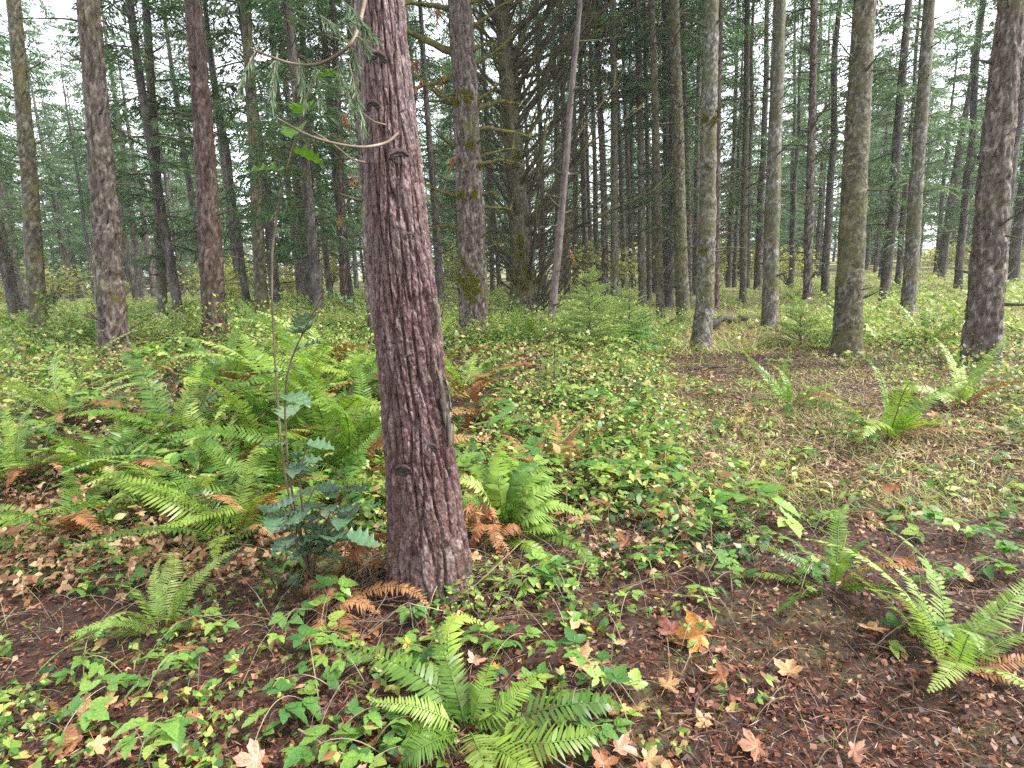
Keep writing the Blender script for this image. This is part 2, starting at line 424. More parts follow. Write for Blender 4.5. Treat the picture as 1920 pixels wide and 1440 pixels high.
def crown_mesh(name, z0, z1, rmax, nb, mat, droop=0.25, up=0.1, seed=1, sliver=(0.13, 0.26, 0.045), gap=0.10, jit=0.25):
    """living branches with sprays of needles round the z axis; heights z0..z1."""
    g = np.random.default_rng(seed); mb = MB()
    P, D, N, S = [], [], [], []
    for b in range(nb):
        h = z0 + (z1 - z0) * ((b + g.random()) / nb)
        k = (h - z0) / (z1 - z0)
        l = rmax * (1 - k) ** 0.75 * (0.55 + 0.6 * g.random()) * min(1.0, 0.55 + 2.5 * k) + 0.2
        a = g.random() * 2 * PI; dr = np.array([math.cos(a), math.sin(a), 0])
        s = np.linspace(0, 1, 7)
        upb = up + 0.25 * k + 0.15 * g.normal(); drp = droop * (0.6 + 0.8 * g.random())
        pts = dr[None] * (s * l)[:, None]; pts[:, 2] = h + l * (upb * s - drp * s * s)
        pts[:, :2] += g.normal(0, 0.03, (7, 2)) * s[:, None] * l
        V, F = tube(pts, np.linspace(0.012 + 0.006 * l, 0.004, 7), 3)
        mb.add(V, F)
        nt_ = max(6, int(l / gap)) * 2
        t = 0.12 + 0.88 * (np.arange(nt_) / nt_) + g.normal(0, 0.01, nt_); t = np.clip(t, 0.05, 1)
        base = np.stack([np.interp(t, s, pts[:, c]) for c in range(3)], -1)
        side = np.where(np.arange(nt_) % 2 == 0, 1, -1)[:, None]
        lat = np.array([-dr[1], dr[0], 0])[None] * side
        tw = norm(lat * 0.9 + dr[None] * 0.6 + np.array([0, 0, -0.18]) + g.normal(0, 0.18, (nt_, 3)))
        tl = (0.18 + 0.42 * l * 0.5 * (1 - t) ** 0.6 + 0.05) * (0.6 + 0.7 * g.random(nt_))
        for q in range(4):
            f = (q + g.random(nt_)) / 4
            P.append(base + tw * (tl * f)[:, None] + np.array([0, 0, -0.12])[None] * (tl * f * f)[:, None])
            D.append(tw + g.normal(0, jit, (nt_, 3)) + np.array([0, 0, -0.25])); N.append(np.array([0, 0, 1.0])[None] + g.normal(0, 0.45, (nt_, 3)))
            ln = sliver[0] + (sliver[1] - sliver[0]) * g.random(nt_)
            S.append(np.stack([ln, np.full(nt_, sliver[2]) * (0.7 + 0.6 * g.random(nt_)), ln], -1))
    P, D, N, S = (np.concatenate(z) for z in (P, D, N, S))
    W, Fq = inst(SLIVER, scaleM(frames(D, N), S), P)
    mb2 = MB().add(W, Fq)
    wood = mb.mesh(name + '_wood', M['dead_wood'])
    return mb2.mesh(name, mat, smooth=False), wood

def dead_branch_pts(l, up, bend, g, n=8):
    s = np.linspace(0, 1, n)
    x = s * l; z = l * (up * s + bend * s * s)
    y = np.cumsum(g.normal(0, 0.012, n)) * l
    z = z + np.cumsum(g.normal(0, 0.008, n)) * l
    return np.stack([x, y, z], -1)

def dead_branch_mesh(name, l, up, bend, r0, seed, twigs=5, mat='dead_wood'):
    g = np.random.default_rng(seed); mb = MB()
    p = dead_branch_pts(l, up, bend, g, 10)
    mb.add(*tube(p, np.linspace(r0, r0 * 0.22, 10), 5))
    for _ in range(twigs):
        k = int(g.integers(3, 9)); d = p[min(k + 1, 9)] - p[k]; d = norm(d)
        d2 = norm(d + np.array([0, g.choice([-1, 1]) * 0.6, g.normal(0.15, 0.3)]))
        ll = l * (0.12 + 0.22 * g.random())
        s = np.linspace(0, 1, 4)[:, None]
        q = p[k] + d2 * s * ll + np.array([0, 0, 0.15]) * s * s * ll
        mb.add(*tube(q, np.linspace(r0 * 0.4, r0 * 0.12, 4), 3))
    return mb.mesh(name, M[mat])

# shared dead branches: flat, drooping and steeply ascending ones
BR_FLAT = [dead_branch_mesh('branch', 1.0, 0.10, 0.12 * (k % 3 - 1), 0.020, 50 + k, 6) for k in range(5)]
BR_MOSS = [dead_branch_mesh('branch', 1.0, 0.10, 0.14 * (k % 3 - 1), 0.026, 60 + k, 4, 'moss_wood') for k in range(4)]
BR_UP = [dead_branch_mesh('branch', 1.0, 0.45 + 0.18 * k, 0.55 - 0.12 * k, 0.020, 70 + k, 7, 'fan_wood') for k in range(5)]
STUB = [dead_branch_mesh('branch_stub', 0.16, 0.3, 0.2, 0.018, 90 + k, 0) for k in range(3)]

def place_branch(me, parent, p, az, scale, roll=0.0, name='branch', tilt=0.0):
    mw = Matrix.Translation(p) @ Matrix.Rotation(az, 4, 'Z') @ Matrix.Rotation(-tilt, 4, 'Y') @ Matrix.Rotation(roll, 4, 'X')
    s = scale if hasattr(scale, '__len__') else (scale,) * 3
    return link(name, me, parent, mw @ Matrix.Diagonal((*s, 1)))

def trunk_path(stations, Yd, H):
    """3-D centre line and radius from picture stations (u, v, width px), low to high."""
    P = [at_y(u, v, Yd) for u, v, w in stations]
    R = [w * depth_of(p) / F_PX / 2 for p, (u, v, w) in zip(P, stations)]
    d0 = (P[0] - P[1]) / max(1e-6, (P[1] - P[0])[2]) if P[0][2] < P[1][2] else None
    zb = float(ground(P[0][0], P[0][1])) - 0.08
    if P[0][2] > zb + 0.02:
        dirn = (P[1] - P[0]) / (P[1] - P[0])[2]
        nb = P[0] + dirn * (zb - P[0][2]); P.insert(0, nb); R.insert(0, R[0] * 1.08)
    else:
        P[0] = P[0].copy(); P[0][2] = zb
    dirn = (P[-1] - P[-2]) / (P[-1] - P[-2])[2]; dirn = dirn * np.array([0.6, 0.6, 1.0])
    top = P[-1] + dirn * (H - P[-1][2]); P.append(top); R.append(max(0.02, R[-1] * 0.12))
    return np.array(P), np.array(R)

def trunk_surface(P, R, rows, seg, kind, seed, flare=0.0, wob=0.0):
    """displaced bark surface; rows = heights"""
    z = np.asarray(rows); zz = P[:, 2]
    cx = np.interp(z, zz, P[:, 0]); cyy = np.interp(z, zz, P[:, 1]); rr = np.interp(z, zz, R)
    for _ in range(2):   # soften the kinks between stations
        kz = 0.25
        cx = (np.interp(z - kz, z, cx) + cx * 2 + np.interp(z + kz, z, cx)) / 4
        rr = (np.interp(z - kz, z, rr) + rr * 2 + np.interp(z + kz, z, rr)) / 4
    if wob:
        cx = cx + wob * (fbm(z * 0.35, 0 * z + seed, 2, seed) - 0.375); cyy = cyy + wob * (fbm(z * 0.35, 0 * z + seed + 40, 2, seed) - 0.375)
    th = np.arange(seg) / seg * 2 * PI
    TH, ZZ = np.meshgrid(th, z); RR = rr[:, None] + 0 * TH
    zr = ZZ - z[0]
    lob = 0.5 + 0.5 * np.cos(TH * 5 + seed) * 0.7 + 0.3 * np.cos(TH * 3 + seed * 2)
    RR = RR + flare * np.exp(-zr / 0.16) * (0.45 + 0.8 * lob) * rr[0]
    rm = float(np.mean(rr[: max(2, len(rr) // 2)]))
    per = max(8, int(round(2 * PI * rm / kind['cell'])))
    U = TH / (2 * PI) * per; W = ZZ / kind['long']
    wx = (fbm(U * 0.35, W * 1.3, 3, seed + 1) - 0.45) * kind['warp']
    tone = fbm(U * 1.5, W * 4, 3, seed + 30)
    if kind.get('ridged', True):
        f1, f2, cid = worley(U + wx, W + 0.5 * _h(np.floor(U + wx), 0 * U, seed), seed, per)
        rid = 1 - np.exp(-((f2 - f1) / kind.get('crack', 0.2)) ** 2)
        D = kind['depth'] * 1.5 * (rid - 0.85) + kind['depth'] * 0.45 * (cid - 0.5)
        # flakes: small plates with stepped edges, longer than wide
        g1, g2, c2 = worley(U * 2.3 + wx * 1.2, W * kind.get('flake', 9.0) + 0.8 * fbm(U, W * 3, 2, seed + 4), seed + 3, None)
        step = np.clip((g2 - g1) / 0.16, 0, 1)
        D = D + kind['depth'] * 0.60 * (c2 - 0.5) * step + kind['depth'] * 0.26 * (step - 1)
        h1, h2, c3 = worley(U * 5.5 + wx * 2, W * kind.get('flake', 9.0) * 2.7, seed + 5, None)
        D = D + kind['depth'] * 0.36 * (c3 - 0.5)
        tone = 0.45 * c2 + 0.25 * c3 + 0.3 * cid
    else:
        D = 0 * U
        ring = np.exp(-((np.mod(ZZ * 1.7 + seed * 0.37 + 0.25 * fbm(ZZ * 0.9, 0 * ZZ, 2, seed), 1.0) - 0.5) / 0.09) ** 2)   # old branch whorls
        D = D + 0.012 * ring * (0.3 + fbm(U * 0.8, ZZ * 3, 2, seed + 2))
        g1, g2, c2 = worley(U * 1.5 + wx, W * 2.2, seed + 3, None)
        D = D + kind['depth'] * 0.8 * (c2 - 0.5) * np.clip((g2 - g1) / 0.2, 0, 1)
        tone = c2
    D = D + kind['depth'] * 0.5 * (fbm(U * 1.7, W * 6, 4, seed + 6) - 0.45) + kind.get('lump', 0) * (fbm(U * 0.3, ZZ * 4.0, 3, seed + 8) - 0.45)
    RR = RR + D * np.minimum(1, RR / rm)
    V = np.stack([cx[:, None] + RR * np.cos(TH), cyy[:, None] + RR * np.sin(TH), ZZ], -1)
    n = len(z); a = np.arange(n - 1)[:, None] * seg; j = np.arange(seg)[None]; j2 = (j + 1) % seg
    F = np.stack([a + j, a + j2, a + seg + j2, a + seg + j], -1).reshape(-1, 4)
    return V.reshape(-1, 3), F, (z, cx, cyy, rr, tone.ravel())

K_FURROW = dict(cell=0.040, long=0.36, warp=0.9, depth=0.0135, crack=0.17, flake=7.5)
K_PLATE = dict(cell=0.06, long=0.35, warp=0.9, depth=0.022, lump=0.02, crack=0.24, flake=6.0)
K_SMOOTH = dict(cell=0.05, long=0.09, warp=0.5, depth=0.005, lump=0.03, ridged=False)

# crowns shared between the trees
CROWNS = [crown_mesh('crown', 0, 11, 2.3, 62, M['needle'], 0.3, 0.1, 300 + k) for k in range(3)]
CROWNS_FAR = [crown_mesh('crown', 0, 13, 2.9, 92, M['needle_hazed'], 0.28, 0.12, 320 + k, sliver=(0.16, 0.30, 0.06), gap=0.12) for k in range(3)]

def add_crown(parent, proto, p, s=1.0, rz=0.0, sz=None):
    me, wood = proto
    mw = Matrix.Translation(p) @ Matrix.Rotation(rz, 4, 'Z') @ Matrix.Diagonal((s, s, sz or s, 1))
    c = link('crown', me, parent, mw)
    tag(link('crown_branches', wood, c), kind='stuff')
    return c

# ------------------------------------------------------------------ the named trunks
def tree(name, label, cat, stations, Yd, H, mat, kind, seed, seg=44, dz=0.03, ztop=8.0, flare=0.25, wob=0.0, crown_at=None, crown_s=1.0, group=None):
    P, R = trunk_path(stations, Yd, H)
    base = P[0].copy()
    rows = np.concatenate([np.arange(P[0][2], ztop, dz), np.linspace(ztop, H, 24)])
    V, F, cl = trunk_surface(P, R, rows, seg, kind, seed, flare, wob)
    root = empty(name, base)
    V = V - base
    MB().add(V, F).tone(cl[4]).build('trunk', mat, root)
    tag(root, label, cat, group)
    def axis_at(z):
        return np.array([np.interp(z, cl[0], cl[1]), np.interp(z, cl[0], cl[2]), z]) - base, float(np.interp(z, cl[0], cl[3]))
    root_info = dict(root=root, axis=axis_at, base=base)
    if crown_at:
        p, r = axis_at(crown_at)
        add_crown(root, CROWNS[seed % 3], p, crown_s, seed * 1.3, (H + 0.4 - crown_at) / 11.0)
    return root_info

def z_at_v(t, v):
    """height on that trunk that shows at picture row v"""
    lo, hi = 0.0, 12.0
    for _ in range(40):
        m = (lo + hi) / 2; p = t['axis'](m)[0] + t['base']
        q = CR.T @ (p - CAMP); vv = 720 - F_PX * q[1] / -q[2]
        if vv > v: lo = m
        else: hi = m
    return lo

def limb(t, v, az, meshes, scale, k=0, name='branch', tilt=0.0, roll=0.0):
    z = z_at_v(t, v) if v is not None else k
    p, r = t['axis'](z)
    d = np.array([math.cos(az), math.sin(az), 0]) * r * 0.8
    return place_branch(meshes, t['root'], p + d, az, scale, roll, name, tilt)

# nearest trunk: built finely
main = None
def build_main():
    st = [(812, 1108, 150), (800, 1000, 134), (785, 800, 128), (757, 560, 120), (740, 360, 112), (725, 160, 92), (714, 0, 80)]
    Yd = at_h(820, 1110)[1] + 0.1
    P, R = trunk_path(st, Yd, 15.0)
    base = P[0].copy()
    rows = np.concatenate([np.arange(P[0][2], 3.0, 0.0042), np.linspace(3.0, 15.0, 90)])
    V, F, cl = trunk_surface(P, R, rows, 320, K_FURROW, 21, 0.30)
    root = empty('conifer_tree', base)
    tag(root, 'thick reddish-brown conifer trunk with furrowed bark leaning left, nearest the camera', 'tree')
    tr = MB().add(V - base, F).tone(cl[4]).build('trunk', M['bark_red'], root, smooth=False)
    def axis_at(z):
        return np.array([np.interp(z, cl[0], cl[1]), np.interp(z, cl[0], cl[2]), z]) - base, float(np.interp(z, cl[0], cl[3]))
    return dict(root=root, axis=axis_at, base=base, trunk=tr, Y=Yd)
main = build_main()

def project(p):
    q = CR.T @ (np.asarray(p) - CAMP); return 960 + F_PX * q[0] / -q[2], 720 - F_PX * q[1] / -q[2]

def on_trunk(t, u, v, out=0.0):
    """point on the camera side of a trunk at picture (u, v), relative to its root, and outward normal"""
    d = ray(u, v); z = z_at_v(t, v)
    best = None
    for az in np.linspace(-PI * 1.02, 0.02 * PI, 160):
        c, r = t['axis'](z); p = c + t['base'] + np.array([math.cos(az), math.sin(az), 0]) * (r + out)
        uu, vv = project(p)
        if best is None or abs(uu - u) < best[0]: best = (abs(uu - u), p - t['base'], az)
    return best[1], best[2]

def scar_mesh(seed):
    """oval branch scar: ragged dark lens of dead wood"""
    n, m_ = 26, 9
    th = np.arange(n) / n * 2 * PI; rr = np.linspace(0.05, 1.0, m_)
    TH, RR = np.meshgrid(th, rr)
    cx_, cy_ = RR * np.cos(TH), RR * np.sin(TH)
    h = 0.30 * (1 - RR ** 2) - 0.28 * np.exp(-((cx_ - 0.1) ** 2 / 0.12 + (cy_ + 0.1) ** 2 / 0.2)) + 0.30 * (fbm(cx_ * 3.5 + 5, cy_ * 3.5 + 5, 4, seed) - 0.45) - 0.1
    e = 1 + 0.5 * (vnoise(np.cos(TH) * 2 + 4, np.sin(TH) * 2 + 4, seed + 3) - 0.5)
    V = np.stack([h, cx_ * e, cy_ * 0.5 * e], -1)
    a = np.arange(m_ - 1)[:, None] * n; j = np.arange(n)[None]; j2 = (j + 1) % n
    F = np.stack([a + j, a + j2, a + n + j2, a + n + j], -1).reshape(-1, 4)
    return MB().add(V.reshape(-1, 3), F, np.arange(n)[None]).mesh('branch_scar', M['bark_scar'], smooth=False)
def brow_mesh(seed):
    """swollen bark collar arching over a scar"""
    t = np.linspace(-0.15, PI + 0.15, 16); g = np.random.default_rng(seed)
    pts = np.stack([0.02 + 0 * t, np.cos(t) * 1.05, np.sin(t) * 0.58], -1) + g.normal(0, .03, (16, 3))
    r = 0.05 + 0.17 * np.sin(np.clip((t + .15) / (PI + .3), 0, 1) * PI) * (0.8 + 0.4 * g.random(16))
    return MB().add(*tube(pts, r, 7)).tone(np.full(16 * 7, 0.62)).mesh('scar_collar', M['bark_red'], smooth=False)
BROWS = [brow_mesh(430 + k) for k in range(3)]
SCARS = [scar_mesh(400 + k) for k in range(3)]
for k, (u, v, w) in enumerate([(705, 127, 34), (700, 211, 26), (748, 306, 36), (712, 385, 14), (766, 449, 22), (716, 580, 20), (720, 634, 12), (757, 862, 34), (806, 826, 30), (800, 905, 16)]):
    p, az = on_trunk(main, u, v, 0.0)
    s = w / 2 * main['Y'] / F_PX
    mw = Matrix.Translation(p) @ Matrix.Rotation(az, 4, 'Z') @ Matrix.Rotation(rnd.uniform(-.3, .3), 4, 'X') @ Matrix.Diagonal((s * 0.8, s * 0.95, s * 1.1, 1))
    sc_ = link('branch_scar', SCARS[k % 3], main['root'], mw)
    if w > 18: link('scar_collar', BROWS[k % 3], sc_)
# strips of bark peeling off on the right side
def flap(us, vs_, wd, seed):
    g = np.random.default_rng(seed)
    pts = []
    for u, v in zip(us, vs_):
        p, az = on_trunk(main, u, v, 0.012); pts.append(p)
    pts = np.array(pts); n = 24; t = np.linspace(0, 1, n); s = np.linspace(0, 1, len(pts))
    c = np.stack([np.interp(t, s, pts[:, q]) for q in range(3)], -1)
    c[:, 0] += 0.012 * np.sin(t * PI) + 0.008 * (fbm(t * 9, 0 * t, 3, seed) - .4)
    w = wd * (0.25 + np.sin(t * PI) ** 0.6) * (0.7 + 0.7 * vnoise(t * 8, 0 * t, seed))
    V = np.concatenate([c + np.stack([-w, -0.006 + 0 * w, 0 * w], -1), c + np.stack([0 * w, -0.012 - 0.5 * w, 0 * w], -1), c + np.stack([w, 0.006 + 0 * w, 0 * w], -1)])
    V = np.concatenate([V, V + np.array([0.004, 0.008, 0])])
    i = np.arange(n - 1); fs = []
    for o in (0, 3 * n):
        fs += [np.stack([i + o, i + n + o, i + n + 1 + o, i + 1 + o], -1), np.stack([i + n + o, i + 2 * n + o, i + 2 * n + 1 + o, i + n + 1 + o], -1)]
    fs += [np.stack([i, i + 1, i + 1 + 3 * n, i + 3 * n], -1), np.stack([i + 2 * n, i + 1 + 2 * n, i + 1 + 5 * n, i + 5 * n], -1)]
    MB().add(V, *fs).build('bark_flap', M['bark_flap'], main['root'])
flap([822, 826, 829, 836], [690, 720, 750, 790], 0.012, 1)
flap([812, 815, 817, 819], [560, 580, 600, 622], 0.007, 2)
flap([826, 834, 838, 842], [740, 765, 790, 830], 0.008, 3)
# bare twigs and a hanging spray on the left side of the near trunk
def thin_branch(parent, base, pts, r0, r1, name='branch', mat='twig', seg=6):
    pts = np.array(pts) - base; n = 22
    s = np.linspace(0, 1, len(pts)); t = np.linspace(0, 1, n)
    cs = np.stack([np.interp(t, s, pts[:, q]) for q in range(3)], -1)
    for _ in range(3): cs[1:-1] = (cs[:-2] + 2 * cs[1:-1] + cs[2:]) / 4
    return MB().add(*tube(cs, np.linspace(r0, r1, n), seg)).build(name, M[mat], parent), cs
Ym = main['Y']
b1, _ = thin_branch(main['root'], main['base'], [on_trunk(main, 745, 262)[0] + main['base'], at_y(728, 268, Ym - .22), at_y(680, 278, Ym - .35), at_y(620, 268, Ym - .45), at_y(572, 252, Ym - .55), at_y(520, 222, Ym - .6)], 0.006, 0.003)
thin_branch(main['root'], main['base'], [on_trunk(main, 722, 246)[0] + main['base'], at_y(700, 228, Ym - .2), at_y(680, 212, Ym - .22)], 0.004, 0.002)
thin_branch(main['root'], main['base'], [on_trunk(main, 690, 310)[0] + main['base'], at_y(660, 300, Ym - .2), at_y(625, 270, Ym - .3), at_y(585, 245, Ym - .32)], 0.004, 0.002)
# drooping living branch with soft needles, top left
NEEDLE = (np.array([[0, 0.5, 0], [0.75, 0.4, -0.02], [1, 0, -0.05], [0.75, -0.4, -0.02], [0, -0.5, 0]]), np.array([[0, 1, 2, 3, 4]]))
def needle_spray(parent, pts, mat, seed, n=260, ln=0.035, wd=0.0035, name='needle_spray', spread=0.8, droop=0.3):
    g = np.random.default_rng(seed); pts = np.asarray(pts); s = np.linspace(0, 1, len(pts))
    t = g.random(n) ** 0.8; P = np.stack([np.interp(t, s, pts[:, q]) for q in range(3)], -1)
    d = norm(pts[-1] - pts[0])
    D = norm(d[None] + g.normal(0, spread, (n, 3)) + np.array([0, 0, -droop]))
    W, Fq = inst(NEEDLE, scaleM(frames(D, g.normal(0, 1, (n, 3))), np.stack([ln * (0.6 + 0.6 * g.random(n)), np.full(n, wd), np.full(n, ln)], -1)), P)
    mb = MB().add(W, Fq)
    return mb.build(name, M[mat], parent, smooth=False)
yb = Ym - 0.55
bb, cs = thin_branch(main['root'], main['base'], [on_trunk(main, 700, -60)[0] + main['base'], at_y(672, 70, yb), at_y(640, 100, yb), at_y(596, 124, yb), at_y(540, 120, yb), at_y(470, 90, yb)], 0.007, 0.003)
g0 = np.random.default_rng(5)
for k, (u0, v0, u1, v1, nn) in enumerate([(668, 70, 690, 95, 80), (655, 85, 668, 120, 90), (648, 40, 700, 70, 110), (640, 95, 640, 150, 100), (640, 0, 690, 60, 130), (620, 60, 655, 40, 80), (600, 30, 640, 70, 110),
                                          (645, 150, 660, 205, 70), (655, 120, 683, 245, 110), (590, 120, 600, 190, 90), (560, 110, 570, 190, 120), (520, 100, 510, 190, 120), (480, 95, 450, 170, 120)]):
    a = at_y(u0, v0, yb + 0.02) - main['base']; b = at_y(u1, v1, yb - 0.08) - main['base']
    mid = (a + b) / 2 + np.array([0, 0, 0.01])
    pts = bez(a, mid, b, 8)
    MB().add(*tube(pts, np.linspace(0.0022, 0.001, 8), 4)).build('hanging_twig', M['twig'], main['root'])
    needle_spray(main['root'], pts, 'needle_hang', 500 + k, nn, 0.05, 0.0032, spread=0.25, droop=0.35)
p_, r_ = main['axis'](5.2)
add_crown(main['root'], CROWNS[1], p_, 1.0, 0.6, 0.9)

# moss clump shared mesh
def moss_mesh(seed):
    g = np.random.default_rng(seed); mb = MB()
    n = 420; d = norm(g.normal(0, 1, (n, 3))); d[:, 0] = np.abs(d[:, 0]) * 0.8 + 0.0
    rad = 0.6 + 0.4 * vnoise(d[:, 1] * 3 + 5, d[:, 2] * 3 + 5, seed)
    P = d * (rad * (0.5 + 0.6 * vnoise(d[:, 1] * 6 + 9, d[:, 2] * 6, seed + 2)))[:, None] * np.array([0.6, 1, 1])
    D = norm(d + g.normal(0, 0.5, (n, 3)) + np.array([0, 0, -0.4]))
    W, Fq = inst(SLIVER, scaleM(frames(D, g.normal(0, 1, (n, 3))), np.stack([0.25 + 0.5 * g.random(n), np.full(n, 0.16), np.full(n, 0.3)], -1)), P)
    return mb.add(W, Fq).mesh('moss_clump', M['moss'], smooth=False)
MOSS = [moss_mesh(600 + k) for k in range(3)]
def moss_on(t, u, v, w, h, k=0):
    gm = random.Random(int(u * 31 + v * 7))
    for q in range(max(3, int(w * h / 60))):
        uu = u + gm.gauss(0, w * 0.28); vv = v + gm.gauss(0, h * 0.30)
        p, az = on_trunk(t, uu, vv, -0.015)
        s = depth_of(p + t['base']) / F_PX / 2
        f = gm.uniform(6, 13)
        link('moss_clump', MOSS[gm.randrange(3)], t['root'], Matrix.Translation(p) @ Matrix.Rotation(az, 4, 'Z') @ Matrix.Rotation(gm.uniform(0, 6), 4, 'X') @ Matrix.Diagonal((f * s * 0.9, f * s * 1.2, f * s * 1.1, 1)))

T2 = tree('conifer_tree', 'straight brown conifer with scaly bark, mossy branch stubs and moss near its foot', 'tree',
          [(889, 640, 56), (886, 500, 52), (878, 300, 49), (870, 120, 46), (862, 0, 42)], 9.3, 17, M['bark_brown'], K_PLATE, 3, 90, 0.018, 6.6, 0.2, 0, 8.0)
for (v, az, s) in [(15, PI * 0.95, 1.1), (8, -0.1, 0.9), (92, PI * 1.02, 1.3), (100, -.3, 0.5), (52, -0.05, 1.0), (120, 0.1, 0.7), (190, PI * 1.04, 0.75), (196, PI * .9, 0.55), (192, -0.12, 0.65), (205, .3, 0.8), (150, PI * 0.8, .9),
                   (245, 0.2, 0.9), (272, -0.5, 0.2), (275, PI * 1.1, 0.55), (300, 0.05, 0.6), (312, -.2, 0.7), (366, PI * 1.03, 0.9), (368, -0.2, 0.35), (372, PI * 0.9, 0.5), (395, 0.1, 0.5), (430, PI * .97, 0.45), (470, 0.15, 0.4)]:
    limb(T2, v, az, rnd.choice(BR_MOSS), (s * 1.0, 0.5 + s, 0.5 + s * rnd.uniform(0.8, 2.0)), name='branch', tilt=rnd.uniform(-0.15, 0.35))
for q, (u, v, w, h) in enumerate([(876, 190, 40, 18), (900, 188, 16, 14), (858, 192, 16, 14), (880, 535, 34, 34), (868, 520, 18, 60), (884, 275, 16, 14), (866, 366, 18, 10), (900, 310, 10, 12), (892, 366, 18, 10), (885, 560, 20, 20)]):
    moss_on(T2, u, v, w, h, q)
# ivy-like leaves at the foot of this trunk come with the undergrowth

T3 = tree('conifer_tree', 'dark mossy conifer fanned with many steep bare branches from its foot up', 'tree',
          [(986, 580, 62), (980, 520, 46), (972, 400, 38), (962, 250, 34), (950, 100, 30), (941, 0, 27)], 14.5, 18, M['bark_mossy'], K_PLATE, 8, 60, 0.025, 9.0, 0.4, 0.1, 9.5)
for k in range(140):
    z = 0.35 + 7.8 * ((k + rnd.random()) / 140) ** 0.9
    right = rnd.random() < 0.62
    az = rnd.gauss(0.0, 0.8) if right else rnd.gauss(PI, 0.75)
    s = rnd.uniform(1.0, 3.0) * (1.0 if right else 0.75)
    limb(T3, None, az, rnd.choice(BR_UP), (s, 1.0 + s * 0.6, s * rnd.uniform(0.7, 1.2)), z, tilt=rnd.gauss(0.05, 0.22), roll=rnd.uniform(-.5, .5))
for k in range(30):      # dense dead brush low on the right
    limb(T3, None, rnd.gauss(-0.2, 0.7), rnd.choice(BR_UP), rnd.uniform(0.6, 1.5), rnd.uniform(0.2, 1.9), tilt=rnd.uniform(-0.1, 0.4), roll=rnd.uniform(-.6, .6))
for q, (u, v, w, h) in enumerate([(978, 455, 16, 40), (968, 300, 14, 26), (985, 520, 30, 40)]):
    moss_on(T3, u, v, w, h, q)

T4 = tree('young_tree', 'thin grey-pink leaning stem with smooth bark right of the branch-fanned conifer', 'tree',
          [(1033, 612, 15), (1043, 500, 15), (1056, 350, 13), (1071, 180, 11), (1089, 0, 9)], 10.6, 13, M['bark_grey'], K_SMOOTH, 5, 24, 0.06, 8, 0.1, 0.05, 8.0, 0.5)
T5 = tree('conifer_tree', 'pale grey trunk with moss and lichen, broadest at the right edge beside the path', 'tree',
          [(1314, 655, 36), (1322, 560, 33), (1326, 400, 30), (1329, 200, 28), (1333, 0, 27)], float(at_h(1314, 657)[1]), 18, M['bark_pale'], K_SMOOTH, 12, 64, 0.02, 7, 0.45, 0.03, 8.0)
for k in range(24):
    limb(T5, rnd.uniform(20, 560), rnd.uniform(-PI, PI), rnd.choice(BR_FLAT), rnd.uniform(0.25, 0.75), tilt=rnd.uniform(-.4, .5))
for q, (u, v, w, h) in enumerate([(1318, 470, 20, 20), (1330, 225, 20, 16), (1312, 640, 26, 26), (1322, 640, 20, 22), (1326, 310, 14, 16)]):
    moss_on(T5, u, v, w, h, q)
T6 = tree('conifer_tree', 'mossy brown trunk just left of the pale lichen-covered trunk', 'tree',
          [(1282, 600, 27), (1278, 500, 24), (1274, 300, 21), (1268, 150, 20), (1263, 0, 19)], 14.0, 18, M['bark_mossy'], K_SMOOTH, 17, 44, 0.03, 8, 0.25, 0.05, 8.5)
T7 = tree('conifer_tree', 'narrow mossy trunk with a bent foot beside the fallen dead branch', 'tree',
          [(1239, 604, 15), (1236, 500, 14), (1231, 300, 13), (1226, 120, 12), (1221, 0, 11)], 14.2, 17, M['bark_mossy'], K_SMOOTH, 19, 30, 0.05, 8, 0.4, 0.05, 8.5)
